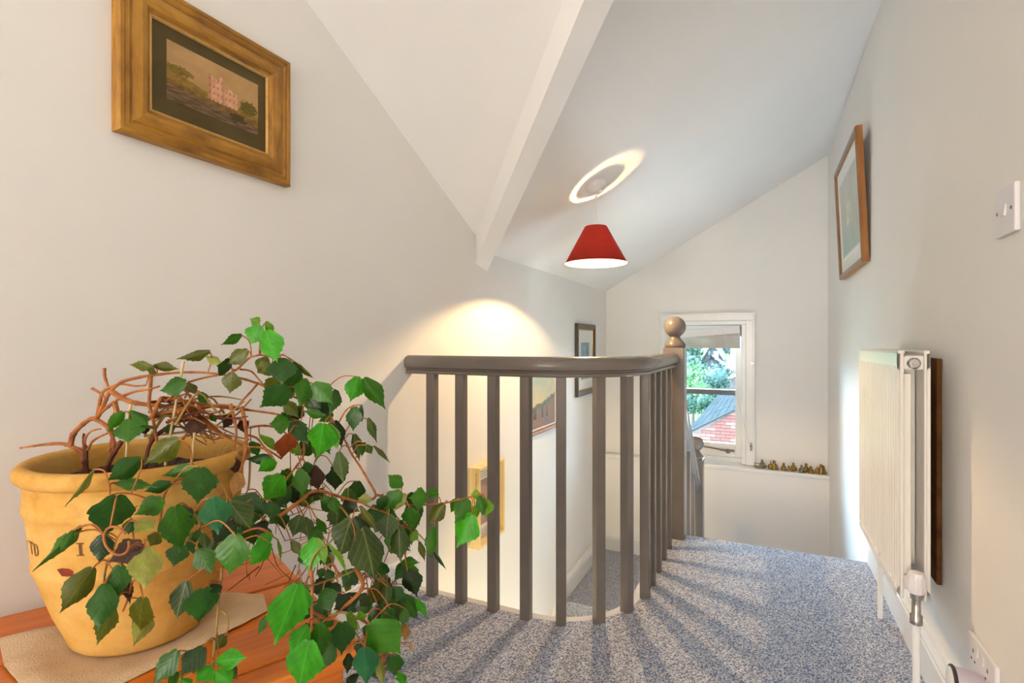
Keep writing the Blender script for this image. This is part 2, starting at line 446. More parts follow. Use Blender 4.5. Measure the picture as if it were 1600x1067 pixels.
# ceilings: two sloping planes meeting along a valley covered by a beam
yv = lambda x: (2.3695 - zc1(x)) / 0.5 - 0.0
yvl, yvr = yv(XL), yv(XR)
def slab(name, pts, mname, th=0.06):
    n = len(pts); vs = [Vector(p) for p in pts] + [Vector(p) + Vector((0, 0, th)) for p in pts]
    fs = [tuple(range(n)), tuple(range(2*n-1, n-1, -1))] + [(i, n+i, n+(i+1) % n, (i+1) % n) for i in range(n)]
    return struct(MB().add(vs, fs).build(name, M[mname]))
slab('ceiling', [(XL, yvl, zc1(XL)), (XR, yvr, zc1(XR)), (XR, YF, zc1(XR)), (XL, YF, zc1(XL))], 'ceiling')
slab('ceiling', [(XL, -0.1, zc2(-0.1)), (XR, -0.1, zc2(-0.1)), (XR, yvr, zc2(yvr)), (XL, yvl, zc2(yvl))], 'ceiling')
slab('ceiling', [(XL, YB, zc2(-0.1)), (XR, YB, zc2(-0.1)), (XR, -0.1, zc2(-0.1)), (XL, -0.1, zc2(-0.1))], 'ceiling')

# valley beam: a boxed member hanging below both slopes
bdir = Vector((1.0, -2 * S1, S1)).normalized()
def beam_pt(p, x): return p + bdir * ((x - p.x) / bdir.x)
a_ll = on_x(743, 411, XL); a_lr = on_x(761, 424, XL)
a_ul = Vector((XL, a_ll.y, a_ll.z + 0.16)); a_ur = Vector((XL, a_lr.y, a_lr.z + 0.16))
vs = []
for q in (a_ll, a_lr, a_ur, a_ul): vs.append(beam_pt(q, XL))
for q in (a_ll, a_lr, a_ur, a_ul): vs.append(beam_pt(q, XR))
struct(MB().add(vs, [(0,1,2,3),(7,6,5,4),(0,4,5,1),(1,5,6,2),(2,6,7,3),(3,7,4,0)]).build('ceiling_beam', M['ceiling']))

# upper landing slab with the curved stair well cut out of it
AX, AY, AR = -0.683, 1.853, 0.313
YS = AY - AR                     # line of the straight balusters along X
XS = AX + AR                     # line of the straight balusters along Y
def well(off, n=18):
    r = AR - off
    pts = [(XL, YS + off)]
    pts += [(AX + r * math.sin(t), AY - r * math.cos(t)) for t in [PI/2*i/n for i in range(n+1)]]
    return pts
edge = well(0.012)
poly = edge + [(XS - 0.012, Y_EDGE), (XR, Y_EDGE), (XR, YB), (XL, YB)]
struct(MB().prism(poly[::-1], -0.22, 0.0).build('floor', M['carpet']))
# white nosing and fascia round the well
noseo = MB()
p1 = well(0.012) + [(XS - 0.012, Y_EDGE)]; p2 = well(0.043) + [(XS - 0.043, Y_EDGE)]
n = len(p1); vs = []
for z in (-0.26, -0.002):
    vs += [(x, y, z) for x, y in p1] + [(x, y, z) for x, y in p2]
fs = []
for i in range(n - 1):
    fs += [(2*n+i, 2*n+i+1, 3*n+i+1, 3*n+i), (n+i, n+i+1, 3*n+i+1, 3*n+i), (i, i+1, n+i+1, n+i), (i, i+1, 2*n+i+1, 2*n+i)]
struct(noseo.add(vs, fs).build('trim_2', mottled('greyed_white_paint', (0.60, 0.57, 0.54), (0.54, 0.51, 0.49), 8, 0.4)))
# half landing, flights
struct(MB().box((XL, Y_LAND, LZ - 0.2), (XR, 4.08, LZ)).build('floor', M['carpet']))
struct(MB().box((XL, YB, -2.75), (XR, 4.1, -2.7)).build('floor', M['carpet']))
up = thing('staircase', 'carpeted upper flight of stairs dropping from the landing edge to the half landing', 'stairs', (0.02, Y_EDGE, 0))
for i in range(3):
    MB().box((-0.33, 0.005 + i*0.205, -0.187*(i+1) - 0.19), (0.375, 0.20 + (i)*0.205, -0.187*(i+1)), bev=0.012).build('tread', M['carpet'], up)
lo = thing('staircase', 'carpeted lower flight of stairs descending beside the left wall under the landing', 'stairs', (-0.76, Y_LAND, LZ))
for i in range(9):
    MB().box((-0.375, -0.22*(i+1), -0.187*(i+1) - 0.19), (0.345, -0.22*i - 0.004, -0.187*(i+1)), bev=0.01).build('tread', M['carpet'], lo)
struct(MB().box((-0.405, YB, -2.7), (-0.385, Y_EDGE, -0.28)).build('wall_stair', M['wall']))

# skirting boards
def skirt(name, path, h=0.12, d=0.02):
    prof = [(0, 0), (d, 0), (d, h*0.72), (d*0.85, h*0.76), (d*0.9, h*0.82), (d*0.5, h*0.93), (d*0.35, h), (0, h)]
    return struct(MB().sweep(path, prof, smooth=False).build(name, M['gloss_white']))
skirt('baseboard_right', [(XR, Y_EDGE, 0), (XR, YB, 0)][::-1] if False else [(XR, YB, 0), (XR, Y_EDGE, 0)][::-1], 0.125)
skirt('baseboard_left', [(XL, YB, 0), (XL, YS + 0.03, 0)], 0.125)
skirt('baseboard_landing', [(XL, Y_LAND + 0.02, LZ), (XL, 4.076, LZ)], 0.13)
skirt('baseboard_far', [(XL, 4.075, LZ), (XR, 4.075, LZ)], 0.13)
rk = MB(); dy, dz = 2.0, -2.0 * 0.187 / 0.22
rk.prism([(Y_LAND + 0.03, LZ - 0.04), (Y_LAND + 0.03, LZ + 0.13), (Y_LAND - 0.05, LZ + 0.11), (Y_LAND - 0.05 - dy, LZ + 0.11 + dz), (Y_LAND - 0.05 - dy, LZ - 0.2 + dz)], XL, XL + 0.02, 'x')
struct(rk.build('trim_3', M['gloss_white']))

# ---------------------------------------------------------------- window
win = struct(bpy.data.objects.new('window_1', None)); C.objects.link(win)
win.location = ((WX0 + WX1) / 2, YF, 0)
wx = (WX0 + WX1) / 2
def wpart(name, boxes, m, bev=0.003):
    b = MB()
    for lo_, hi_ in boxes: b.box((lo_[0]-wx, lo_[1]-YF, lo_[2]), (hi_[0]-wx, hi_[1]-YF, hi_[2]), bev=bev)
    return b.build(name, M[m], win)
wpart('casing', [((WX0-0.055, YF-0.018, 0), (WX0, YF, WZ1)), ((WX1, YF-0.018, 0), (WX1+0.055, YF, WZ1)), ((WX0-0.055, YF-0.0175, WZ1+0.0005), (WX1+0.055, YF, 1.095))], 'gloss_white', 0.002)
wpart('casing_moulding', [((WX0-0.059, YF-0.026, 0), (WX0-0.046, YF-0.001, 1.088)), ((WX1+0.046, YF-0.026, 0), (WX1+0.059, YF-0.001, 1.088)), ((WX0-0.059, YF-0.0255, 1.0885), (WX1+0.059, YF-0.001, 1.102))], 'gloss_white', 0.002)
wpart('frame', [((WX0, YF, 0), (WX0+0.03, YF+0.14, WZ1-0.0305)), ((WX1-0.03, YF, 0), (WX1, YF+0.14, WZ1-0.0305)), ((WX0, YF+0.0005, WZ1-0.03), (WX1, YF+0.14, WZ1)), ((WX0+0.0305, YF+0.06, 0), (WX1-0.0305, YF+0.14, 0.029))], 'gloss_white')
SY0, SY1 = YF + 0.075, YF + 0.115
sash = wpart('sash', [((WX0+0.0305, SY0, 0.0305), (WX0+0.075, SY1, WZ1-0.0305)), ((WX1-0.075, SY0, 0.0305), (WX1-0.0305, SY1, WZ1-0.0305)),
               ((WX0+0.0755, SY0+0.0005, 0.0305), (WX1-0.0755, SY1, 0.13)), ((WX0+0.0755, SY0+0.0005, WZ1-0.08), (WX1-0.0755, SY1, WZ1-0.0305))], 'gloss_white')
M['bar_shade'] = mottled('backlit_shade_bar', (0.17, 0.19, 0.20), (0.14, 0.155, 0.165), 20, 0.4)  # white bar seen against the light: its shade is put into the colour
wpart('glazing_bar', [((WX0+0.07, SY0+0.004, 0.490), (WX1-0.07, SY1+0.01, 0.530))], 'bar_shade', 0.004)
for z0, z1 in ((0.125, 0.49), (0.53, WZ1-0.075)):
    wpart('pane', [((WX0+0.07, SY0+0.018, z0), (WX1-0.07, SY0+0.022, z1))], 'glass', 0)
lt = MB(); lt.box((-0.29-wx+0.0, SY0-YF-0.02, 0.075), (-0.19-wx, SY0-YF-0.008, 0.088), bev=0.003)
lt.ball((-0.235-wx, SY0-YF-0.012, 0.075), 0.017, 12).tube([(-0.44-wx, SY0-YF-0.012, 0.10), (-0.24-wx, SY0-YF-0.02, 0.08)], 0.006)
lt.box((-0.45-wx, SY0-YF-0.015, 0.09), (-0.42-wx, SY0-YF, 0.115))
lt.build('stay_latch', M['grey_frame'], win)

# raised venetian blind, its headrail hanging crooked
bl = thing('venetian_blind', 'raised white venetian blind with a crooked headrail at the window top', 'blind', (wx, YF + 0.035, 0.95))
hr = MB(); tilt = Matrix.Translation((0, 0, 0.012)) @ Matrix.Rotation(math.radians(-4.6), 4, 'Y')
hr.box((-0.245, -0.03, -0.028), (0.235, 0.02, 0.03), tilt, 0.003)
M['blind'] = mottled('cream_blind', (0.62, 0.60, 0.56), (0.56, 0.54, 0.50), 9, 0.4)
hr.build('headrail', M['white_plastic'], bl)
br = MB().box((0.238, -0.034, -0.02), (0.246, 0.02, 0.055), bev=0.002); br.build('bracket', M['grey_frame'], bl)
for i in range(11):
    MB().box((-0.238, -0.020 - 0.005*(i % 2), -0.0965 + i*0.0105), (0.232, 0.012, -0.0864 + i*0.0105), Matrix.Rotation(math.radians(0.33*i), 4, 'Y'), 0.0015).build('slat', M['blind'], bl)
MB().box((-0.24, -0.024, -0.108), (0.234, 0.014, -0.096), bev=0.003).build('bottom_rail', M['blind'], bl)
cpts = [on_y(1131, 519, YF - 0.006), on_y(1140, 560, YF - 0.010), on_y(1150, 612, YF - 0.02), on_y(1160, 655, YF - 0.028), on_y(1171, 694, YF - 0.032)]
MB().tube([p - Vector((wx, YF + 0.035, 0.95)) for p in smooth_path(cpts, 5)], 0.0024, 5).build('cord', M['white_plastic'], bl)
for (u, v, lab) in ((1173.5, 697, 'small metal cord cleat low on the window casing near the brass figures'), (1175.5, 568, 'small metal cord hook halfway up the right window casing')):
    p = on_y(u, v, YF - 0.028)
    cl = thing('cord_cleat', lab, 'cleat', p)
    MB().box((-0.008, -0.004, -0.008), (0.008, 0.012, 0.008), bev=0.002).build('plate', M['chrome'], cl)
    k = 1.0 if v > 600 else 0.45
    MB().tube([(0, -0.012, -0.028*k), (0, -0.016, -0.012*k), (0, -0.006, 0), (0, -0.016, 0.012*k), (0, -0.012, 0.028*k)], 0.004*k + 0.001, 8).build('horn', M['chrome'], cl)

# ---------------------------------------------------------------- balustrade
def post(sq, z0, z1, rot=0.0):
    return MB().box((-sq/2, -sq/2, z0), (sq/2, sq/2, z1), Matrix.Rotation(rot, 4, 'Z'), 0.003)
RAILTOP, RAILBOT = 0.840, 0.775
bal = thing('balustrade', 'taupe painted curved balustrade with square balusters round the stairwell', 'railing', (AX, YS, 0))
W0 = Vector((AX, YS, 0))
path = [(XL + 0.002, YS, 0)] + [(XL + (AX - XL)*i/4, YS, 0) for i in range(1, 4)] + [(AX + AR*math.sin(t), AY - AR*math.cos(t), 0) for t in [PI/2*i/16 for i in range(17)]] + [(XS, AY + (2.45 - AY)*i/3, 0) for i in range(1, 4)]
hw = 0.033
prof = [(-0.020, RAILBOT), (0.020, RAILBOT), (0.0240, RAILBOT+0.004), (0.0240, RAILBOT+0.011), (0.0185, RAILBOT+0.0145), (0.0195, RAILBOT+0.0185), (0.0295, RAILBOT+0.0225), (hw, RAILBOT+0.034), (0.0315, RAILBOT+0.047), (0.025, RAILBOT+0.057), (0.013, RAILBOT+0.0635), (0.0, RAILTOP)]
prof = prof + [(-a, b) for a, b in prof[::-1][1:-2]]
prof = [(a, b) for a, b in prof]
MB().sweep([Vector(p) - W0 for p in path], prof).build('handrail', M['taupe'], bal)
bpos = [(-1.046, YS, 0), (-0.928, YS, 0), (-0.804, YS, 0), (-0.686, YS, 0)]
for (x, y) in ((-0.574, 1.559), (-0.470, 1.623), (-0.405, 1.726)):
    bpos.append((x, y, math.atan2(x - AX, AY - y)))
for y in (1.850, 1.957, 2.078, 2.204, 2.330): bpos.append((XS, y, 0))
bmesh_ = post(0.0325, -0.004, RAILBOT + 0.01).mesh('baluster', M['taupe'])
for i, (x, y, a) in enumerate(bpos):
    o = bpy.data.objects.new('baluster', bmesh_); C.objects.link(o); o.parent = bal
    o.location = Vector((x, y, 0)) - W0; o.rotation_euler = (0, 0, a)
def newel(parent, off, z0, z1, sq, rb):
    nw = post(sq, z0, z1).build('newel_post', M['taupe'], parent, off)
    h = rb
    prof = [(0.001, 0), (0.9*h, 0), (0.98*h, 0.10*h), (0.98*h, 0.30*h), (0.82*h, 0.48*h), (0.80*h, 0.54*h), (0.68*h, 0.66*h), (0.52*h, 0.85*h), (0.47*h, 1.0*h), (0.55*h, 1.12*h)]
    cz = 1.12*h + math.sqrt(max(0, 1 - 0.55**2))*h
    t0 = math.asin(0.55)
    for i in range(1, 15):
        t = t0 + (PI - t0) * i / 14
        prof.append((max(0.0006, math.sin(t)*h), cz - math.cos(t)*h))
    MB().lathe(prof, 32, Matrix.Translation((0, 0, z1))).build('ball_finial', M['taupe'], nw)
    return nw
newel(bal, Vector((-0.363, 2.490, 0)) - W0, -0.30, 0.862, 0.092, 0.048)
# lower flight railing
sr = thing('stair_rail', 'taupe stair handrail sloping down to the lower ball-topped newel by the window', 'railing', (-0.355, 3.2, LZ))
R0 = Vector((-0.355, 3.2, LZ))
newel(sr, Vector((0, 0.045, 0)), 0.0, 0.955, 0.085, 0.044)
hp = [Vector((-0.355, 2.578, 0.627)) - R0, Vector((-0.355, 2.9, 0.345)) - R0, Vector((-0.355, 3.20, 0.083)) - R0]
pr2 = [(a, b - RAILTOP + 0.01) for a, b in prof]
MB().sweep(hp, pr2).build('handrail', M['taupe'], sr)
for i, y in enumerate((2.68, 2.86, 3.04)):
    zt = 0.66 - (y - 2.54) * 0.877 - 0.05; zb = -0.187 * (int((y - Y_EDGE) / 0.205) + 1) + 0.002
    post(0.0325, zb - LZ, zt - LZ).build('baluster', M['taupe'], sr, (0, y - 3.2, 0))
st = MB(); st.prism([(2.535, 0.03), (2.535, -0.30), (3.2, LZ - 0.18), (3.2, LZ + 0.12)], -0.385, -0.345, 'x')
struct(st.build('trim_4', M['taupe']))

# ---------------------------------------------------------------- pendant lamp
LX, LY = -0.655, 2.215
ZC = zc1(LX)
pend = thing('pendant_lamp', 'lit pendant lamp with red conical fabric shade hanging from the sloping ceiling', 'lamp', (LX, LY, ZC))
nrm = Vector((S1, 0, -1)).normalized()
rot = Vector((0, 0, -1)).rotation_difference(nrm).to_matrix().to_4x4()
MB().lathe([(0.046, 0.0), (0.046, -0.008), (0.040, -0.020), (0.026, -0.030), (0.012, -0.034), (0.010, -0.044)], 32, rot, cap0=True).build('ceiling_rose', M['white_plastic'], pend)
zt, zb = 1.388 - ZC, 1.227 - ZC
MB().tube([(0, 0, -0.03), (0, 0, zt - 0.012)], 0.0038, 10).build('flex', M['white_plastic'], pend)
MB().lathe([(0.135, zb), (0.0475, zt)], 48, cap0=False, cap1=False).build('shade', M['shade_red'], pend)
MB().lathe([(0.1335, zb + 0.0005), (0.0460, zt - 0.0005)], 48, cap0=False, cap1=False).build('shade_lining', M['shade_lining'], pend)
MB().lathe([(0.013, zt - 0.055), (0.018, zt - 0.05), (0.018, zt - 0.022), (0.0355, zt - 0.016), (0.036, zt - 0.012), (0.012, zt - 0.008), (0.008, zt + 0.012)], 24).build('lamp_holder', M['white_plastic'], pend)
spk = MB()
for a in (0.3, 0.3 + 2*PI/3, 0.3 + 4*PI/3): spk.tube([(0.034*math.cos(a), 0.038*math.sin(a), zt - 0.014), (0.047*math.cos(a), 0.047*math.sin(a), zt - 0.003)], 0.0012, 5)
spk.build('shade_carrier', M['chrome'], pend)
MB().ball((0, 0, 1.288 - ZC), 0.011, 16).build('bulb', M['bulb'], pend)
MB().ball((0, 0, 1.290 - ZC), 0.027, 20).build('bulb_glass', M['glass'], pend)

# ---------------------------------------------------------------- radiator and wall things
RY0, RY1, RZ0, RZ1 = 1.512, 2.052, 0.282, 0.866
rad = thing('radiator', 'white ribbed double panel radiator mounted on the right wall', 'radiator', (0.32, (RY0+RY1)/2, RZ0))
ro = Vector((0.32, (RY0+RY1)/2, RZ0)); L2 = (RY1-RY0)/2; Hh = RZ1 - RZ0
def panel(name, xf, xb, sgn):
    b = MB(); nr = 20; yy = []
    # ribbed face between plain top and bottom bands
    pts = [(-L2, 0.0)]
    p = 2*L2/nr
    for i in range(nr):
        y = -L2 + p*i
        pts += [(y+0.12*p, 0.0), (y+0.26*p, 0.008), (y+0.74*p, 0.008), (y+0.88*p, 0.0)]
    pts += [(L2, 0.0)]
    zs = [(0.0, 0.0), (0.018, 0.0), (0.03, 1.0), (Hh-0.05, 1.0), (Hh-0.038, 0.0), (Hh-0.006, 0.0)]
    vs = [];
    for z, k in zs:
        for y, d in pts: vs.append((xf + sgn*(d*k - 0.0), y, z))
    n = len(pts); fs = [(j*n+i, j*n+i+1, (j+1)*n+i+1, (j+1)*n+i) for j in range(len(zs)-1) for i in range(n-1)]
    b.add(vs, fs)
    b.box((min(xf, xb) + (0.006 if sgn > 0 else 0), -L2, 0.0), (max(xf, xb) - (0.006 if sgn < 0 else 0), L2, Hh - 0.004), bev=0.003)
    return b.build(name, M['white_metal'], rad)
panel('front_panel', -0.034, -0.020, 1)
panel('back_panel', 0.030, 0.018, -1)
MB().box((-0.032, -L2, Hh-0.008), (-0.018, L2, Hh), bev=0.003).build('top_trim', M['white_metal'], rad)
MB().box((0.016, -L2, Hh-0.008), (0.029, L2, Hh), bev=0.003).build('top_trim', M['white_metal'], rad)
for y in (-L2+0.018, L2-0.018):
    MB().box((-0.021, y-0.014, Hh-0.045), (0.019, y+0.014, Hh-0.012), bev=0.004).build('header', M['white_metal'], rad)
    MB().box((-0.021, y-0.014, 0.02), (0.019, y+0.014, 0.055), bev=0.004).build('header', M['white_metal'], rad)
MB().box((-0.020, -L2+0.012, 0.055), (-0.004, L2-0.01, Hh-0.055), bev=0.002).build('side_baffle', M['white_metal'], rad)
fin = MB()
for i in range(32):
    y = -L2 + 0.075 + i*(2*L2-0.10)/31
    fin.box((-0.004, y-0.0006, 0.06), (0.016, y+0.0006, Hh-0.045))
stuff(fin.build('convector_fin', M['white_metal'], rad))
tm = Matrix.Translation((-0.001, -L2+0.005, Hh-0.030)) @ Matrix.Rotation(PI/2, 4, 'X')
MB().lathe([(0.0135, -0.004), (0.0135, 0.004), (0.010, 0.007), (0.010, 0.009), (0.0045, 0.009), (0.004, 0.012)], 20, tm).build('bleed_plug', M['chrome'], rad)
PY = 1.482 - ro.y
tm = Matrix.Translation((-0.0035, PY, 0.045))
vb = MB().lathe([(0.011, -0.085), (0.0125, -0.085), (0.0125, -0.066), (0.009, -0.062), (0.009, -0.03), (0.012, -0.028), (0.012, -0.012)], 18, tm)
vb.tube([(-0.0035, PY, 0.018), (-0.0035, -L2+0.01, 0.034)], 0.009, 12)
vb.build('valve_body', M['chrome'], rad)
vc = MB(); prf = [(0.0155, -0.014), (0.0165, -0.01), (0.0165, 0.024), (0.0145, 0.032), (0.004, 0.034)]
vc.lathe(prf, 24, tm)
for i in range(12):
    a = 2*PI*i/12; vc.box((0.0155, -0.0018, -0.008), (0.0178, 0.0018, 0.023), tm @ Matrix.Rotation(a, 4, 'Z'))
vc.build('valve_cap', M['white_plastic'], rad)
MB().tube([(-0.0035, PY, -0.03), (-0.0035, PY, -RZ0)], 0.0078, 14).build('pipe', M['gloss_white'], rad)
MB().tube([(0.02, L2-0.02, 0.02), (0.02, L2-0.02, -RZ0)], 0.0078, 14).build('pipe', M['gloss_white'], rad)
bb = MB().box((XR-0.012, 1.625, 0.285), (XR-0.001, 2.10, 0.845), bev=0.002).build('backing_board', M['cork'])
tag(bb, 'brown fibre board fixed to the wall behind the white radiator', 'board')

def screw(b, y, z, x): b.lathe([(0.0035, 0), (0.003, 0.0012)], 10, Matrix.Translation((x, y, z)) @ Matrix.Rotation(-PI/2, 4, 'Y'))
sw = thing('light_switch', 'square white light switch on the right wall above the radiator', 'switch', (XR, 1.232, 1.121))
MB().box((-0.009, -0.043, -0.043), (0, 0.043, 0.043), bev=0.003).build('plate', M['white_plastic'], sw)
MB().box((-0.0115, -0.0085, -0.011), (-0.008, 0.0085, 0.011), Matrix.Rotation(math.radians(7), 4, 'Y'), 0.0008).build('rocker', M['white_plastic'], sw)
for y in (-0.030, 0.030):
    b = MB(); screw(b, y, 0, -0.009); b.build('screw', M['grey_frame'], sw)
so = thing('wall_socket', 'white double wall socket low on the right wall nearest the camera', 'socket', (XR, 1.346, 0.236))
MB().box((-0.009, -0.073, -0.043), (0, 0.073, 0.043), bev=0.003).build('plate', M['white_plastic'], so)
hol = MB()
for y in (0.040, -0.036):
    hol.box((-0.0094, y-0.002, 0.010), (-0.0085, y+0.002, 0.018)).box((-0.0094, y-0.012, -0.007), (-0.0085, y-0.006, -0.003)).box((-0.0094, y+0.006, -0.007), (-0.0085, y+0.012, -0.003))
hol.build('pin_hole', M['dark'], so)
for y in (0.018, -0.014):
    MB().box((-0.0125, y-0.006, 0.012), (-0.0085, y+0.006, 0.030), Matrix.Rotation(math.radians(4), 4, 'Y'), 0.0008).build('rocker', M['white_plastic'], so)
pg = thing('plug_in_freshener', 'pale lilac plug-in unit with dark rim in the wall socket', 'plug', (XR - 0.0095, 1.330, 0.195))
pm = Matrix.Rotation(-PI/2, 4, 'Y') @ Matrix.Diagonal((1.35, 1, 1, 1))
MB().lathe([(0.024, 0.0), (0.027, 0.01), (0.029, 0.03), (0.030, 0.044)], 32, pm).build('body', mottled('lilac_plastic', (0.52, 0.47, 0.54), (0.46, 0.41, 0.50), 9, 0.3), pg)
MB().lathe([(0.0305, 0.044), (0.032, 0.046), (0.032, 0.049), (0.030, 0.051), (0.029, 0.0505)], 32, pm).build('rim', M['dark'], pg)
MB().lathe([(0.0295, 0.046), (0.0285, 0.052), (0.018, 0.055), (0.001, 0.056)], 32, pm).build('cap', M['white_plastic'], pg)

# ---------------------------------------------------------------- framed pictures
def paint_panel(name, w, h, fn, parent, mtx, nx=72, ny=48):
    # flat picture lying in local XY (x right, y up), z out
    vs = []; cols = []
    for j in range(ny + 1):
        for i in range(nx + 1):
            x, y = i / nx, j / ny
            vs.append(mtx @ Vector(((x-0.5)*w, (y-0.5)*h, 0))); cols.append(fn(x, y))
    fs = [(j*(nx+1)+i, j*(nx+1)+i+1, (j+1)*(nx+1)+i+1, (j+1)*(nx+1)+i) for j in range(ny) for i in range(nx)]
    me = bpy.data.meshes.new(name); me.from_pydata([tuple(v) for v in vs], [], fs); me.materials.append(M['painting'])
    at_ = me.color_attributes.new('paint', 'FLOAT_COLOR', 'POINT')
    for i, c in enumerate(cols): at_.data[i].color = (*c, 1)
    o = bpy.data.objects.new(name, me); C.objects.link(o); o.parent = parent; return o
def nz(x, y, s, k=0): return noise.fractal(Vector((x*s + k, y*s, k*1.7)), 1.0, 2.0, 3)
def lerp(a, b, t): t = max(0, min(1, t)); return tuple(p + (q-p)*t for p, q in zip(a, b))
def frame_rails(parent, w, h, prof, mtx, mats, bevel_names=True):
    # prof: (inset from outer edge, height out); four mitred rails, one part each
    for k, (cx, cy, ln, wd, ang) in enumerate(((0, -h/2, w, h, 0), (w/2, 0, h, w, PI/2), (0, h/2, w, h, PI), (-w/2, 0, h, w, 3*PI/2))):
        R = mtx @ Matrix.Translation((cx, cy, 0)) @ Matrix.Rotation(ang, 4, 'Z')
        vs = []
        for ins, z in prof: vs.append(R @ Vector((-ln/2 + ins, ins, z)))
        for ins, z in prof: vs.append(R @ Vector((ln/2 - ins, ins, z)))
        n = len(prof); fs = [(i, i+1, n+i+1, n+i) for i in range(n-1)] + [(n-1, 0, n, 2*n-1)] + [tuple(range(n)), tuple(range(2*n-1, n-1, -1))]
        MB().add(vs, fs).build('frame_rail', mats, parent)
def rect(parent, name, w, h, z, m, mtx, th=0.002):
    return MB().box((-w/2, -h/2, z-th), (w/2, h/2, z), mtx).build(name, m, parent)
# wall matrices: local x right, y up, z out of the wall
ML = Matrix(((0, 0, 1, 0), (1, 0, 0, 0), (0, 1, 0, 0), (0, 0, 0, 1)))      # left wall, out = +X, right = +Y
MR = Matrix(((0, 0, -1, 0), (-1, 0, 0, 0), (0, 1, 0, 0), (0, 0, 0, 1)))    # right wall, out = -X, right = -Y

def castle(x, y):
    g = nz(x, y, 9); c = lerp((0.44, 0.25, 0.09), (0.52, 0.32, 0.14), y + 0.3*g)
    c = lerp(c, (0.36, 0.22, 0.09), 0.5*nz(x, y, 4, 3) + 0.2)
    hill = 0.56 - 0.50*x + 0.03*nz(x, 0, 14, 2) if x < 0.35 else 0.40 - 0.10*(x-0.35)
    if y < hill + 0.02: c = lerp((0.20, 0.125, 0.02), (0.33, 0.19, 0.035), 0.5 + nz(x, y, 22, 5))
    def blk(x0, x1, y0, y1, col):
        return x0 < x < x1 and y0 < y < y1
    for x0, x1, y1 in ((0.57, 0.75, 0.60), (0.64, 0.69, 0.645), (0.42, 0.57, 0.715), (0.415, 0.455, 0.775), (0.545, 0.585, 0.785)):
        if x0 < x < x1 and 0.30 < y < y1 + 0.012*nz(x, 0, 60, 2):
            c = lerp((0.60, 0.29, 0.16), (0.72, 0.41, 0.26), 0.5 + 0.8*nz(x, y, 16, 7))
            if x0 < 0.5 and x < 0.45: c = lerp(c, (0.30, 0.13, 0.06), 0.55)
            if x > 0.57 and x < 0.60: c = lerp(c, (0.30, 0.14, 0.07), 0.4)
            if abs(((x*22) % 1) - 0.5) < 0.13 and abs(((y*8) % 1) - 0.5) < 0.13: c = lerp(c, (0.25, 0.11, 0.05), 0.6)
    if (x-0.12)**2/0.02 + (y-0.56)**2/0.006 < 1 + nz(x, y, 25, 4): c = lerp((0.15, 0.11, 0.015), (0.26, 0.17, 0.03), 0.5 + nz(x, y, 40, 2))
    if y < 0.36 - 0.10*x + 0.04*nz(x, y, 16, 9): c = lerp((0.27, 0.15, 0.045), (0.13, 0.075, 0.02), 0.5 + nz(x, y*2, 18, 6))
    if y < 0.24 - 0.12*x + 0.03*nz(x, y, 12, 8): c = lerp((0.09, 0.055, 0.025), (0.24, 0.14, 0.08), 0.35 + nz(x*0.6, y*3, 14, 1))
    if (x-0.88)**2/0.011 + (y-0.44)**2/0.018 < 0.9 + 0.8*nz(x, y, 22, 3): c = lerp((0.09, 0.07, 0.01), (0.18, 0.13, 0.02), 0.5 + nz(x, y, 40))
    if (x-0.76)**2/0.012 + (y-0.16)**2/0.012 < 0.6 + 0.8*nz(x, y, 20, 5): c = (0.07, 0.05, 0.015)
    return c
PW, PH = 0.412, 0.326
pic = thing('framed_picture', 'large gilt framed landscape painting with ruined castle high on the left wall', 'picture', (XL, 0.7915, 1.459))
fp = [(0.0, 0.001), (0.0, 0.020), (0.004, 0.024), (0.010, 0.024), (0.013, 0.021), (0.020, 0.023), (0.026, 0.019), (0.030, 0.022), (0.044, 0.025), (0.054, 0.022), (0.060, 0.016), (0.064, 0.013), (0.064, 0.003)]
frame_rails(pic, PW, PH, fp, ML, M['gilt'])
frame_rails(pic, PW-0.126, PH-0.126, [(0, 0.006), (0, 0.0145), (0.003, 0.015), (0.006, 0.012), (0.006, 0.006)], ML, M['gilt_bright'])
rect(pic, 'mount', PW-0.13, PH-0.13, 0.0095, M['olive_mount'], ML)
paint_panel('painting', 0.222, 0.126, castle, pic, ML @ Matrix.Translation((0.004, 0.004, 0.0102)), 110, 64)

def moor(x, y):
    c = lerp((0.62, 0.52, 0.30), (0.36, 0.47, 0.42), y*1.1 + 0.4*nz(x, y, 3, 2) - 0.3)
    c = lerp(c, (0.72, 0.60, 0.38), 0.6*nz(x, y, 5, 6))
    h = 0.40 + 0.20*x*x + 0.04*nz(x, 0, 9, 1)
    if y < h + 0.05*abs(nz(x, y, 40, 3)): c = lerp((0.13, 0.15, 0.10), (0.22, 0.22, 0.16), 0.5 + nz(x, y, 18))
    if y < h - 0.09: c = lerp((0.34, 0.19, 0.12), (0.22, 0.19, 0.20), 0.5 + nz(x, y, 12, 5))
    for cx in (0.16, 0.22, 0.48, 0.66):
        if abs(x-cx) < 0.035*(1 - (y - 0.18)/0.24) and 0.18 < y < 0.42: c = (0.09, 0.09, 0.07)
    return c
pic = thing('framed_picture', 'brown framed moorland painting seen between the balusters on the left wall', 'picture', (XL, 2.795, 0.557))
frame_rails(pic, 0.44, 0.366, [(0, 0.001), (0, 0.018), (0.006, 0.022), (0.018, 0.018), (0.024, 0.012), (0.024, 0.003)], ML, M['rust_wood'])
frame_rails(pic, 0.394, 0.320, [(0, 0.004), (0, 0.0115), (0.007, 0.0105), (0.007, 0.004)], ML, M['mount_white'])
paint_panel('painting', 0.384, 0.31, moor, pic, ML @ Matrix.Translation((0, 0, 0.006)), 80, 60)

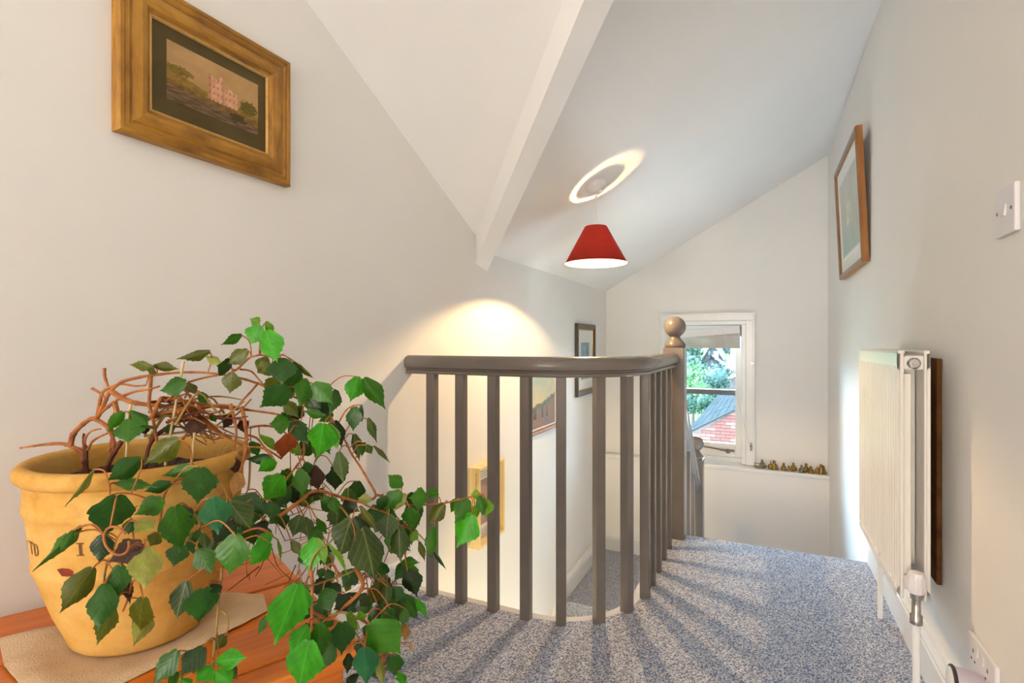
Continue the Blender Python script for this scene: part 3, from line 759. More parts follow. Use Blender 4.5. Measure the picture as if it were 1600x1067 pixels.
def cove(x, y):
    return lerp((0.16, 0.27, 0.36), (0.46, 0.58, 0.60), 0.5 + 0.9*nz(x*1.6, y, 3.2, 8)) if y > 0.2 else lerp((0.2, 0.24, 0.2), (0.45, 0.5, 0.42), 0.5 + nz(x, y, 7))
pic = thing('framed_picture', 'small dark framed blue print on the left wall near the window corner', 'picture', (XL, 3.585, 0.765))
frame_rails(pic, 0.42, 0.50, [(0, 0.001), (0, 0.02), (0.008, 0.024), (0.035, 0.018), (0.04, 0.010), (0.04, 0.003)], ML, M['dark_frame'])
frame_rails(pic, 0.345, 0.425, [(0, 0.004), (0, 0.013), (0.006, 0.013), (0.008, 0.004)], ML, M['gilt_bright'])
rect(pic, 'mount', 0.34, 0.42, 0.008, M['mount_white'], ML)
paint_panel('print', 0.20, 0.26, cove, pic, ML @ Matrix.Translation((-0.005, -0.01, 0.0085)), 40, 50)

def pastel(x, y):
    c = lerp((0.40, 0.52, 0.46), (0.58, 0.58, 0.55), y + 0.5*nz(x, y, 4, 4))
    c = lerp(c, (0.62, 0.50, 0.46), 0.9*nz(x, y, 5, 9))
    if abs(x-0.5) < 0.16 and abs(y-0.5) < 0.14: c = lerp(c, (0.72, 0.74, 0.58), 0.5 + nz(x, y, 9, 2))
    return c
# right wall picture leans out from the wall at the top
nb = on_x(1348, 409, 0.372); Yn = nb.y
r_ = ray(1336.7, 196); ntp = at(1336.7, 196, Yn / r_.y)
fb = on_x(1312.5, 446, 0.372)
lean = math.atan2(nb.x - ntp.x, ntp.z - nb.z)
PHr = math.hypot(ntp.z - nb.z, nb.x - ntp.x); PWr = fb.y - Yn
midp = Vector(((nb.x + ntp.x)/2, (Yn + fb.y)/2, (nb.z + ntp.z)/2))
pic = thing('framed_picture', 'tall pale print in thin wooden frame leaning off the right wall', 'picture', midp)
pic.rotation_euler = (0, -lean, 0)
frame_rails(pic, PWr, PHr, [(0, -0.024), (0, 0.0), (0.004, 0.002), (0.022, 0.0), (0.026, -0.006), (0.026, -0.02)], MR, M['rust_wood'])
frame_rails(pic, PWr-0.004, PHr-0.004, [(0.001, 0.0005), (0.002, 0.0035), (0.020, 0.002), (0.022, 0.0)], MR, M['grey_frame'])
rect(pic, 'mount', PWr-0.05, PHr-0.05, -0.009, M['mount_white'], MR)
frame_rails(pic, PWr-0.17, PHr-0.17, [(0, -0.010), (0, -0.0075), (0.008, -0.0075), (0.008, -0.010)], MR, M['mount_white'])
paint_panel('print', PWr-0.20, PHr-0.20, pastel, pic, MR @ Matrix.Translation((0, 0, -0.008)), 40, 40)

# wooden box hung on the stair wall
BX, BY0, BY1, BZ0, BZ1 = -1.088, 1.955, 2.20, 0.0, 0.347
bx = thing('wooden_box', 'pale wooden box frame with open front hung low on the stair wall', 'box', (XL, (BY0+BY1)/2, (BZ0+BZ1)/2))
bw, bh, bd = BY1-BY0, BZ1-BZ0, BX-XL
for nm, lo_, hi_ in (('side_board', (0.001, -bw/2, -bh/2), (bd, -bw/2+0.012, bh/2)), ('side_board', (0.001, bw/2-0.012, -bh/2), (bd, bw/2, bh/2)),
                 ('end_board', (0.001, -bw/2+0.012, bh/2-0.012), (bd, bw/2-0.012, bh/2)), ('end_board', (0.001, -bw/2+0.012, -bh/2), (bd, bw/2-0.012, -bh/2+0.012)),
                 ('back_board', (0.001, -bw/2+0.012, -bh/2+0.012), (0.010, bw/2-0.012, bh/2-0.012))):
    MB().box(lo_, hi_, bev=0.0012).build(nm, M['pale_wood'], bx)
def roses(x, y):
    c = lerp((0.42, 0.26, 0.20), (0.30, 0.27, 0.28), 0.5 + nz(x, y, 6, 3))
    return lerp(c, (0.55, 0.22, 0.16), 1.2*nz(x, y, 8, 7))
rect(bx, 'label_card', bw-0.034, bh-0.034, 0.014, M['mount_white'], ML)
paint_panel('picture_print', 0.17, 0.20, roses, bx, ML @ Matrix.Translation((0, 0.0, 0.0145)), 30, 36)
ink = mottled('ink', (0.05, 0.035, 0.02), (0.08, 0.05, 0.03), 30, 0.7)
def scribble(b, x0, y0, dx, dy, n, h, mtx, seed):
    r = random.Random(seed); px_ = Vector((-dy, dx)).normalized() * h
    for i in range(n):
        q = Vector((x0 + dx*i/n, y0 + dy*i/n)); e = q + Vector((dx, dy))/n*0.7 + px_*r.uniform(-0.6, 0.6); s_ = q + px_*r.uniform(-0.6, 0.6)
        b.tube([mtx @ Vector((s_.x, s_.y, 0)), mtx @ Vector((e.x, e.y, 0))], 0.0009, 4)
ib = MB()
MN = Matrix(((1, 0, 0, 0), (0, 0, -1, -bw/2 - 0.0005), (0, 1, 0, 0), (0, 0, 0, 1)))
scribble(ib, bd-0.016, bh/2-0.02, 0.0, -0.075, 16, 0.006, MN, 1)
scribble(ib, 0.010, -bh/2+0.05, 0.0, -0.035, 7, 0.004, MN, 2)
MF = ML @ Matrix.Translation((0, 0, 0.0145))
for i in range(3): scribble(ib, -0.07, 0.135 - i*0.011, 0.12, 0, 16, 0.003, MF, 3 + i)
for i in range(4): scribble(ib, -0.08, -0.12 - i*0.010, 0.13, 0, 18, 0.003, MF, 8 + i)
MI = Matrix(((1, 0, 0, 0), (0, 0, 1, bw/2 - 0.0125), (0, 1, 0, 0), (0, 0, 0, 1)))
scribble(ib, 0.030, 0.11, 0.0, -0.07, 14, 0.004, MI, 14); scribble(ib, 0.034, -0.09, 0, -0.03, 7, 0.004, MI, 15)
stuff(ib.build('lettering', ink, bx))

# ---------------------------------------------------------------- brass figures on the window ledge
def figure(u, v, hpx, label, kind, m='brass', yy=4.105):
    p = on_y(u, v, yy); p.z = -0.004
    s = hpx * (p - Vector((0, 0, EYE))).length * 0.80 / F_PX      # height in metres
    e = thing('brass_figurine', label, 'figurine', p, 0, 'brass figurines on the window ledge')
    e.rotation_euler = (0, 0, TH * 0.6)
    mm = M[m]
    b = MB()
    def T(*a): return [Vector(q) * s for q in a]
    bx_ = {'boat': 0.12, 'rider': 0.05}.get(kind, 0.0); base = {'boat': 0.25, 'rider': 0.20, 'duck': 0.30}.get(kind, 0.0)
    hh = 1.0 - base
    mt = Matrix.Translation((bx_*s, 0, base*s)) @ Matrix.Scale(s*hh, 4)
    b.lathe([(0.30, 0.0), (0.33, 0.06), (0.27, 0.2), (0.19, 0.38), (0.20, 0.52), (0.17, 0.62), (0.06, 0.68)], 14, mt)
    body = b.build('body', mm, e)
    h = MB().ball(mt @ Vector((0, 0, 0.83)), 0.145*s*hh, 12, (0.9, 0.9, 1.15)); 
    h2 = MB(); hv = MB().lathe([(0.155, 0.0), (0.17, 0.05), (0.10, 0.13), (0.01, 0.16)], 12, mt @ Matrix.Translation((0, 0, 0.86)))
    hv.lathe([(0.15, 0.68), (0.14, 0.80), (0.155, 0.86)], 12, mt)
    hv.build('head', mm, e)
    a = MB()
    if kind == 'wave': arms = [[(-0.17, 0, 0.56), (-0.36, -0.06, 0.62), (-0.40, -0.04, 0.98)], [(0.17, 0, 0.56), (0.34, -0.1, 0.40), (0.2, -0.25, 0.3)]]
    elif kind == 'drum': arms = [[(-0.17, 0, 0.56), (-0.34, -0.12, 0.38), (-0.12, -0.30, 0.34)], [(0.17, 0, 0.56), (0.34, -0.12, 0.38), (0.12, -0.30, 0.34)]]
    else: arms = [[(-0.17, 0, 0.56), (-0.36, -0.08, 0.36), (-0.22, -0.24, 0.22)], [(0.17, 0, 0.56), (0.38, -0.06, 0.40), (0.40, -0.2, 0.2)]]
    for ar in arms: a.tube([mt @ Vector(q) for q in ar], [0.075*s*hh, 0.06*s*hh, 0.045*s*hh], 7)
    a.build('arms', mm, e)
    g = MB()
    for sx in (-1, 1): g.tube([mt @ Vector(q) for q in ((sx*0.12, -0.05, 0.1), (sx*0.42, -0.22, 0.14), (sx*0.18, -0.42, 0.07))], [0.11*s*hh, 0.09*s*hh, 0.06*s*hh], 7)
    g.build('legs', mm, e)
    x = MB()
    if kind == 'boat':
        pts = [(-0.75, 0, 0.36), (-0.5, 0, 0.16), (-0.1, 0, 0.10), (0.35, 0, 0.14), (0.66, 0, 0.34)]
        x.tube(smooth_path(T(*pts), 4), [0.03*s + 0.17*s*math.sin(PI*i/16) for i in range(17)], 8)
        x.tube(T((-0.75, -0.1, 0.62), (-0.1, -0.1, 0.50), (0.15, -0.1, 0.62)), 0.05*s, 6); x.build('boat', mm, e)
    elif kind == 'wave':
        x.lathe([(0.30, -0.22), (0.34, -0.1), (0.34, 0.1), (0.30, 0.22)], 14, Matrix.Translation((-0.42*s, -0.1*s, 0.32*s)) @ Matrix.Rotation(PI/2, 4, 'Y') @ Matrix.Scale(s*0.8, 4)); x.build('drum', mm, e)
    elif kind == 'duck':
        x.ball((0, 0, 0.26*s), 0.30*s, 12, (1.5, 0.9, 0.9)); x.tube(T((-0.36, 0, 0.3), (-0.52, 0, 0.5), (-0.56, 0, 0.72)), [0.13*s, 0.08*s, 0.03*s], 7); x.build('bird_body', mm, e)
    elif kind == 'lute':
        x.ball((0.15*s, -0.26*s, 0.28*s), 0.15*s, 10, (1, 0.5, 1.2)); x.tube(T((0.1, -0.27, 0.34), (-0.36, -0.22, 0.66)), 0.035*s, 6); x.build('lute', mm, e)
    elif kind == 'throne':
        x.prism([(-0.36*s, 0), (0.40*s, 0), (0.44*s, 0.7*s), (0.30*s, 0.86*s), (0.05*s, 0.7*s), (-0.30*s, 0.6*s)], 0.16*s, 0.24*s, 'y')
        x.ball((-0.44*s, -0.05*s, 0.32*s), 0.2*s, 10, (0.9, 0.8, 1.6)); x.tube(T((-0.44, -0.05, 0.5), (-0.40, -0.05, 0.86)), [0.08*s, 0.02*s], 6); x.build('throne', mm, e)
    elif kind == 'plinth':
        x.lathe([(0.40, 0), (0.42, 0.04), (0.36, 0.09)], 14, Matrix.Scale(s, 4)); x.build('plinth', mm, e)
    return e
figure(1189, 730.5, 15, 'greenish brass figure seated in a small boat, nearest the window', 'boat', 'slate_grey')
figure(1209.5, 732, 15.5, 'brass drummer figure with one arm raised, second along from the window', 'wave')
figure(1224.5, 732, 12.5, 'stocky seated brass figure between the drummer and the bird rider', 'sit')
figure(1239.5, 734.5, 14.5, 'brass figure riding a round bird, middle of the ledge row', 'duck')
figure(1252.5, 737, 12.5, 'dull kneeling brass figure on a plinth right of the bird rider', 'plinth', 'slate_grey', 4.095)
figure(1259.5, 736, 14.0, 'tall brass figure close behind the kneeling one', 'drum', 'brass', 4.125)
figure(1267, 738.5, 12.0, 'small brass lute player left of the throne figure', 'lute', 'brass', 4.092)
figure(1283, 740, 15.5, 'biggest brass figure on a throne, at the right wall end of the ledge', 'throne')

# ---------------------------------------------------------------- corner table, cloth
E1 = Vector((0.91, -0.4146, 0)).normalized(); E2 = Vector((0.4146, 0.91, 0)).normalized()
TZ = 0.44
trot = math.atan2(E1.y, E1.x)
def tp(a, b, z=0.0): return E1*a + E2*b + Vector((0, 0, z))
T0 = tp(-0.96, 0.0, 0)
tbl = thing('corner_table', 'low orange pine table standing across the corner under the potted vine', 'table', T0, trot)
def tl(a): return a + 0.96
TE0, TE1, TB0, TB1 = -1.187, -0.731, -0.115, 0.329
cuts = [TE0, -1.015, -0.895, -0.777, TE1]
for i in range(4):
    g = 0.0012
    MB().box((tl(cuts[i]) + (g if i else 0), TB0, TZ - 0.026), (tl(cuts[i+1]) - (g if i < 3 else 0), TB1, TZ - (0.0015 if i % 2 else 0)), bev=0.0035).build('plank', M['pine'], tbl)
for (a0, a1, b0, b1) in ((TE0+0.03, TE0+0.05, TB0+0.04, TB1-0.04), (TE1-0.055, TE1-0.035, TB0+0.04, TB1-0.04), (TE0+0.04, TE1-0.045, TB0+0.03, TB0+0.05), (TE0+0.04, TE1-0.045, TB1-0.055, TB1-0.035)):
    MB().box((tl(a0), b0, TZ-0.12), (tl(a1), b1, TZ-0.026), bev=0.002).build('apron', M['pine'], tbl)
lm = MB().box((-0.03, -0.03, 0.0), (0.03, 0.03, TZ-0.026), bev=0.004).mesh('leg', M['pine'])
for a in (TE0+0.045, TE1-0.055):
    for b in (TB0+0.045, TB1-0.05):
        o = bpy.data.objects.new('leg', lm); C.objects.link(o); o.parent = tbl; o.location = (tl(a), b, 0)

clo = [(-1.098, -0.085), (-1.062, 0.06), (-1.048, 0.20), (-0.99, 0.258), (-0.925, 0.248), (-0.888, 0.163), (-0.850, 0.053), (-0.838, -0.02), (-0.93, -0.052), (-1.00, -0.072)]
cx = sum(p[0] for p in clo)/len(clo); cy = sum(p[1] for p in clo)/len(clo)
rings = 9; vs = []; fs = []; nC = 60
def bpoint(t):
    i = int(t) % len(clo); f = t - int(t); a = clo[i]; b = clo[(i+1) % len(clo)]
    return (a[0]+(b[0]-a[0])*f, a[1]+(b[1]-a[1])*f)
PA, PB = -0.996, 0.089
for j in range(rings + 1):
    for i in range(nC):
        q = bpoint(i*len(clo)/nC); k = j / rings
        a, b = cx + (q[0]-cx)*k, cy + (q[1]-cy)*k
        d = math.hypot(a - PA, b - PB)
        w = max(0, min(1, (d - 0.098) / 0.03))
        z = 0.0022 + w*(0.004*(1 + noise.noise(Vector((a*26, b*20, 3)))) + 0.007*max(0, noise.noise(Vector((a*15+4, b*13, 9)))))
        if j == rings: z = 0.0012 + 0.003*w*abs(noise.noise(Vector((a*40, b*40, 1))))
        vs.append((tl(a), b, z))
for j in range(rings):
    for i in range(nC):
        k = (i+1) % nC; fs.append((j*nC+i, j*nC+k, (j+1)*nC+k, (j+1)*nC+i))
me = bpy.data.meshes.new('table_cloth'); me.from_pydata(vs, [], fs); me.materials.append(M['linen'])
me.polygons.foreach_set('use_smooth', [True]*len(fs))
cloth = bpy.data.objects.new('table_cloth', me); C.objects.link(cloth)
cloth.location = T0 + Vector((0, 0, TZ)); cloth.rotation_euler = (0, 0, trot)
tag(cloth, 'crumpled cream linen cloth under the terracotta plant pot', 'cloth')

# ---------------------------------------------------------------- potted vine
PC = Vector((-0.873, 0.491, TZ + 0.0035))
plant = thing('potted_vine', 'sprawling green grape ivy in a buff terracotta pot on the pine table', 'plant', PC)
prof = [(0.001, 0), (0.084, 0), (0.090, 0.006), (0.096, 0.022), (0.108, 0.052), (0.119, 0.088), (0.127, 0.114), (0.1305, 0.123), (0.1315, 0.128), (0.130, 0.133), (0.132, 0.150), (0.1350, 0.180), (0.1375, 0.200), (0.1405, 0.205), (0.1415, 0.211), (0.1395, 0.216), (0.1395, 0.240),
        (0.1400, 0.246), (0.1450, 0.2475), (0.1490, 0.2515), (0.1510, 0.258), (0.1495, 0.265), (0.1450, 0.2695), (0.1380, 0.2705), (0.1325, 0.268), (0.1300, 0.262), (0.1290, 0.245), (0.1270, 0.20), (0.118, 0.12), (0.001, 0.118)]
pot = MB().lathe(prof, 64, cap0=False, cap1=False).build('pot', M['pot'], plant)
sv = MB(); sp = [(0.0005, 0.238), (0.03, 0.241), (0.06, 0.236), (0.09, 0.240), (0.115, 0.234), (0.1275, 0.232)]
sv.lathe(sp, 40, cap0=False, cap1=False)
for i, v in enumerate(sv.v): sv.v[i] = (v[0], v[1], v[2] + 0.006*noise.noise(Vector((v[0]*60, v[1]*60, 2))))
sv.build('soil', M['soil'], plant)
def pot_r(z):
    for (r0, z0), (r1, z1) in zip(prof[1:17], prof[2:18]):
        if z0 <= z <= z1: return r0 + (r1-r0)*(z-z0)/max(1e-6, z1-z0)
    return 0.13
def pot_hit(u, v):
    # where the view ray through a photograph point meets the pot wall
    d = 0.5
    while d < 1.0:
        q = at(u, v, d) - PC
        if math.hypot(q.x, q.y) < pot_r(q.z): return q
        d += 0.002
    return None
def on_pot(poly, z0, ang0, lift=0.0007):
    vs = [];
    for a, b in poly:
        r = pot_r(z0 + b) + lift; t = ang0 + a / r; vs.append((r*math.cos(t), r*math.sin(t), z0 + b))
    return vs
def letter(strokes, u, v, h):
    q = pot_hit(u, v); ang = math.atan2(q.y, q.x); b = MB()
    for x0, y0, x1, y1, w in strokes:
        dx, dy = x1-x0, y1-y0; ln = math.hypot(dx, dy); nx_, ny_ = -dy/ln*w/2, dx/ln*w/2
        poly = []
        for t in (0, 0.5, 1): poly.append(((x0+dx*t+nx_)*h, (y0+dy*t+ny_)*h))
        for t in (1, 0.5, 0): poly.append(((x0+dx*t-nx_)*h, (y0+dy*t-ny_)*h))
        vs = on_pot(poly, q.z, ang); b.add(vs, [(0, 1, 4, 5), (1, 2, 3, 4)])
    o = b.build('letter', M['stamp'], pot); return o
Hs = 0.0175
letter([(0, -0.5, 0, 0.5, 0.2), (-0.28, 0.46, 0.28, 0.46, 0.1), (-0.28, -0.46, 0.28, -0.46, 0.1)], 126, 858, Hs)
letter([(-0.35, 0.48, 0, -0.48, 0.15), (0.35, 0.48, 0, -0.48, 0.1), (-0.5, 0.46, -0.15, 0.46, 0.08), (0.15, 0.46, 0.5, 0.46, 0.08)], 43, 852, Hs)
letter([(0, -0.48, 0, 0.48, 0.16), (-0.4, 0.46, 0.4, 0.46, 0.1), (-0.4, 0.46, -0.42, 0.25, 0.08), (0.4, 0.46, 0.42, 0.25, 0.08)], 50, 856, Hs)
letter([(-0.2, -0.48, -0.2, 0.48, 0.17), (-0.2, 0.46, 0.15, 0.4, 0.09), (0.15, 0.4, 0.3, 0.0, 0.14), (0.3, 0.0, 0.15, -0.4, 0.14), (0.15, -0.4, -0.2, -0.46, 0.09)], 58, 859, Hs)
q = pot_hit(103, 893.5); ang = math.atan2(q.y, q.x)
ch = [(-0.0115, 0.0035), (-0.004, 0.0055), (0.006, 0.0052), (0.0115, 0.002), (0.0105, -0.0045), (0.0035, -0.0058), (-0.005, -0.0055)]
MB().add(on_pot(ch, q.z, ang), [tuple(range(len(ch)))]).build('chip_mark', M['terracotta_red'], pot)

# vines: each a curve through (u, v, distance) points
stems = []
def vine(pts, r0, r1, m, name='stem', sub=6):
    P = [at(*p) - PC for p in pts]
    sm = smooth_path(P, sub); n = len(sm)
    rs = [0.68*(r0 + (r1-r0)*i/(n-1))*(1 + 0.22*(1 if i % 7 == 0 else 0)) for i in range(n)]
    MB().tube(sm, rs, 7).build(name, M[m], plant)
    stems.extend(sm)
S = vine
S([(134, 742, .80), (131, 722, .80), (128, 707, .80), (112, 698, .80), (95, 693, .80), (72, 694, .80), (50, 697, .79), (32, 700, .79)], .0062, .0018, 'stem_brown')
S([(136, 745, .80), (133, 725, .80), (134, 705, .80), (131, 690, .80), (131, 677, .80)], .0075, .002, 'stem_dark')
S([(110, 697, .80), (114, 680, .80), (124, 667, .80), (140, 655, .80), (152, 652, .80), (163, 630, .80), (172, 612, .80), (190, 597, .80), (215, 590, .81), (240, 586, .82), (280, 582, .83), (318, 582, .84), (355, 586, .85)], .0058, .0022, 'stem_brown')
S([(152, 652, .80), (156, 628, .80), (161, 612, .80), (175, 604, .80), (190, 600, .80), (210, 603, .80), (228, 602, .80)], .004, .0018, 'stem_brown')
S([(163, 575, .80), (164, 590, .80), (170, 607, .80)], .0035, .0025, 'stem_brown')
S([(144, 607, .80), (156, 614, .80), (168, 626, .80)], .003, .002, 'stem_brown')
S([(172, 610, .80), (188, 620, .80), (206, 628, .80), (230, 632, .81), (262, 635, .82), (300, 640, .84), (345, 633, .86), (385, 640, .88), (420, 645, .89), (452, 650, .9)], .006, .002, 'stem_brown')
S([(152, 650, .80), (165, 638, .80), (190, 620, .80), (210, 612, .80), (233, 608, .80), (250, 603, .81)], .004, .002, 'stem_brown')
S([(178, 628, .80), (182, 645, .80), (172, 660, .80), (176, 682, .79), (170, 706, .79)], .006, .0035, 'stem_brown')
S([(150, 655, .80), (168, 668, .79), (178, 690, .79), (176, 700, .79)], .005, .003, 'stem_brown')
S([(190, 690, .79), (180, 705, .79), (170, 724, .79), (166, 738, .79)], .005, .005, 'stem_dark')
S([(137, 703, .80), (144, 690, .80), (156, 682, .80), (168, 677, .80)], .003, .002, 'stem_brown')
S([(134, 705, .80), (133, 686, .80), (142, 674, .80), (158, 670, .80)], .003, .0015, 'stem_brown')
S([(236, 586, .82), (235, 605, .81), (233, 630, .81), (238, 650, .81), (245, 690, .80), (250, 725, .79)], .004, .003, 'stem_brown')
S([(240, 650, .81), (250, 625, .81), (262, 622, .82), (300, 628, .84), (335, 634, .86), (372, 640, .88)], .005, .003, 'stem_brown')
S([(355, 586, .85), (370, 577, .85), (386, 562, .85), (395, 557, .85), (410, 555, .86), (430, 560, .88)], .0032, .0018, 'stem_brown')
S([(294, 597, .83), (320, 590, .84), (350, 585, .85)], .0025, .002, 'stem_brown')
S([(355, 588, .85), (380, 592, .86), (405, 600, .87), (420, 606, .88), (440, 612, .89), (475, 628, .90), (505, 650, .90)], .0032, .0018, 'stem_brown')
S([(375, 577, .86), (392, 580, .87), (404, 592, .87), (414, 604, .88)], .0025, .0015, 'stem_brown')
S([(404, 598, .88), (392, 612, .88), (378, 627, .88), (372, 636, .88)], .003, .002, 'stem_brown')
S([(360, 632, .86), (366, 655, .85), (369, 675, .84), (367, 700, .83), (366, 718, .82)], .0045, .001, 'stem_brown')
S([(378, 637, .87), (383, 660, .85), (385, 690, .83), (380, 720, .81), (374, 745, .80)], .0048, .003, 'stem_brown')
S([(300, 640, .84), (312, 655, .84), (330, 665, .85), (350, 680, .86), (362, 685, .86)], .005, .003, 'stem_brown')
S([(285, 655, .83), (262, 668, .82), (245, 680, .81), (232, 700, .80), (228, 730, .79)], .005, .004, 'stem_dark')
S([(230, 655, .81), (255, 645, .82), (290, 640, .83), (330, 634, .85)], .005, .003, 'stem_brown')
S([(390, 668, .88), (410, 665, .89), (430, 668, .9), (450, 680, .9), (462, 700, .9)], .003, .002, 'stem_brown')
S([(388, 680, .86), (402, 685, .87), (415, 700, .87), (430, 710, .87), (440, 717, .87)], .0028, .002, 'stem_brown')
S([(440, 645, .90), (456, 652, .90), (468, 660, .90), (474, 690, .89), (474, 712, .88), (458, 735, .87), (446, 752, .86), (444, 775, .84)], .003, .002, 'stem_brown')
S([(437, 806, .83), (455, 793, .84), (472, 780, .85), (485, 769, .86), (500, 767, .87), (515, 771, .88), (540, 779, .89), (562, 784, .90), (578, 781, .90), (587, 773, .90), (575, 750, .90), (562, 728, .90), (548, 707, .90), (540, 690, .90), (525, 668, .90)], .0045, .0022, 'stem_brown')
S([(587, 773, .90), (605, 777, .91), (620, 783, .92), (636, 788, .93), (655, 789, .94), (675, 788, .95), (695, 786, .95), (715, 781, .95), (732, 777, .95), (750, 772, .95)], .0034, .0014, 'stem_brown')
S([(519, 775, .88), (525, 785, .88), (538, 798, .88), (545, 808, .87), (560, 820, .86)], .0028, .002, 'stem_green')
S([(564, 785, .90), (580, 793, .9), (600, 800, .9), (615, 810, .9), (626, 824, .9)], .0025, .0018, 'stem_green')
S([(555, 888, .78), (562, 900, .78), (567, 915, .77), (556, 932, .76), (535, 950, .75), (515, 967, .74), (500, 962, .73), (488, 955, .72)], .0046, .003, 'stem_brown')
S([(555, 888, .78), (548, 894, .77), (530, 901, .76), (508, 908, .74), (490, 914, .72), (472, 913, .70), (460, 912, .69)], .0022, .0014, 'stem_green')
S([(487, 893, .74), (488, 915, .73), (487, 945, .72), (487, 975, .70), (484, 1000, .68)], .0036, .002, 'stem_brown')
S([(514, 962, .73), (534, 957, .73), (550, 960, .73), (566, 970, .72), (580, 980, .71)], .002, .0014, 'stem_green')
S([(556, 990, .72), (566, 1004, .72), (580, 1020, .72), (592, 1036, .72), (596, 1060, .72)], .0024, .0014, 'stem_green')
S([(345, 885, .66), (346, 900, .66), (342, 940, .65), (338, 985, .64), (333, 1030, .63), (331, 1062, .62)], .0026, .0018, 'stem_green')
S([(344, 952, .65), (353, 960, .65), (357, 975, .65), (354, 992, .65)], .0014, .001, 'stem_green')
S([(338, 980, .64), (341, 1010, .64), (341, 1045, .63)], .0014, .001, 'stem_green')
S([(331, 1040, .63), (320, 1037, .63), (305, 1050, .62), (280, 1062, .62), (270, 1072, .61)], .002, .001, 'stem_green')
S([(340, 790, .72), (350, 800, .72), (355, 775, .75), (345, 755, .77), (337, 742, .78), (341, 712, .80), (352, 695, .82)], .0022, .002, 'stem_green')
S([(355, 775, .75), (362, 785, .74), (370, 800, .72), (372, 830, .70), (360, 870, .68), (345, 890, .66)], .0022, .002, 'stem_green')
S([(270, 735, .76), (262, 760, .72), (255, 780, .68), (250, 815, .66), (245, 845, .65)], .0028, .002, 'stem_brown')
S([(310, 730, .74), (290, 745, .72), (272, 753, .70), (258, 770, .68)], .0018, .0014, 'stem_brown')
S([(300, 800, .66), (310, 812, .66), (312, 830, .66), (306, 858, .66)], .0026, .0015, 'stem_green')
S([(172, 767, .64), (173, 773, .63), (190, 770, .64), (212, 773, .65), (232, 780, .66)], .0016, .0014, 'stem_brown')
S([(210, 850, .63), (206, 820, .64), (203, 800, .65), (215, 790, .66)], .0016, .0014, 'stem_brown')
S([(168, 878, .63), (164, 895, .62), (163, 915, .62), (166, 925, .62)], .002, .0014, 'stem_green')
S([(206, 910, .63), (200, 935, .63), (192, 955, .63)], .0022, .0016, 'stem_brown')
S([(166, 880, .63), (180, 876, .63), (205, 876, .63), (222, 865, .63), (226, 842, .64)], .0022, .0015, 'stem_brown')
# tendril ring hanging before the pot
ringp = []
for i in range(17):
    a = 0.5 + 2*PI*0.92*i/16; ringp.append((182 + 19*math.cos(a) + 5*math.sin(a)*-1, 845 - 22*math.sin(a)*1.0, .585))
S(ringp, .0020, .0020, 'stem_brown', 'tendril', 3)
S([(205, 812, .63), (196, 822, .62), (186, 836, .62), (180, 850, .62), (176, 872, .625)], .0012, .001, 'stem_brown', 'tendril')
S([(190, 884, .62), (175, 872, .62), (168, 878, .62), (180, 892, .62), (197, 898, .63)], .0014, .001, 'stem_brown', 'tendril')
S([(31, 700, .79), (60, 695, .79)], .0012, .0012, 'stem_brown')
# fine twigs of the tangle above the soil and the web behind the leaves
rt = random.Random(11)
for i in range(32):
    u0, v0 = rt.uniform(225, 300), rt.uniform(622, 690); u1, v1 = rt.uniform(320, 395), rt.uniform(622, 700); d = rt.uniform(.80, .89)
    S([(u0, v0, d-.02), ((u0*2+u1)/3, min(v0, v1) - rt.uniform(-8, 16), d), ((u0+2*u1)/3, (v0+v1)/2 + rt.uniform(-12, 12), d+.02), (u1, v1, d+.01)], rt.uniform(.0018, .0034), rt.uniform(.001, .002), rt.choice(['stem_brown', 'stem_brown', 'stem_brown', 'stem_dark', 'stem_green']), 'twig', 4)
for i in range(34):
    u0, v0 = rt.uniform(385, 560), rt.uniform(760, 900); a = rt.uniform(0, PI); ln = rt.uniform(40, 95); d = rt.uniform(.88, 1.0)
    u1, v1 = u0 + ln*math.cos(a), min(930, v0 + ln*math.sin(a))
    S([(u0, v0, d), ((u0+u1)/2 + rt.uniform(-8, 8), (v0+v1)/2 + rt.uniform(-8, 8), d+.01), (u1, v1, d+.02)], rt.uniform(.0010, .0018), .0009, rt.choice(['stem_brown', 'stem_brown', 'stem_dark']), 'twig', 4)
for i in range(14):
    u0, v0 = rt.uniform(430, 500), rt.uniform(600, 760); a = rt.uniform(0.3, 2.4); ln = rt.uniform(40, 90); d = rt.uniform(.88, .95)
    u1, v1 = u0 + ln*math.cos(a), v0 + ln*math.sin(a)
    S([(u0, v0, d), ((u0+u1)/2, (v0+v1)/2 - 8, d), (u1, v1, d)], .0016, .0010, 'stem_brown', 'twig', 4)
# canes pushed into the soil
for pts in ([(287, 564, .82), (262, 700, .79), (258, 728, .78)], [(204, 632, .78), (199, 690, .77), (196, 732, .77)], [(304, 676, .80), (300, 715, .79), (298, 735, .78)], [(391, 712, .86), (390, 745, .86), (388, 765, .86)]):
    S(pts, .0026, .0026, 'cane', 'cane', 3)

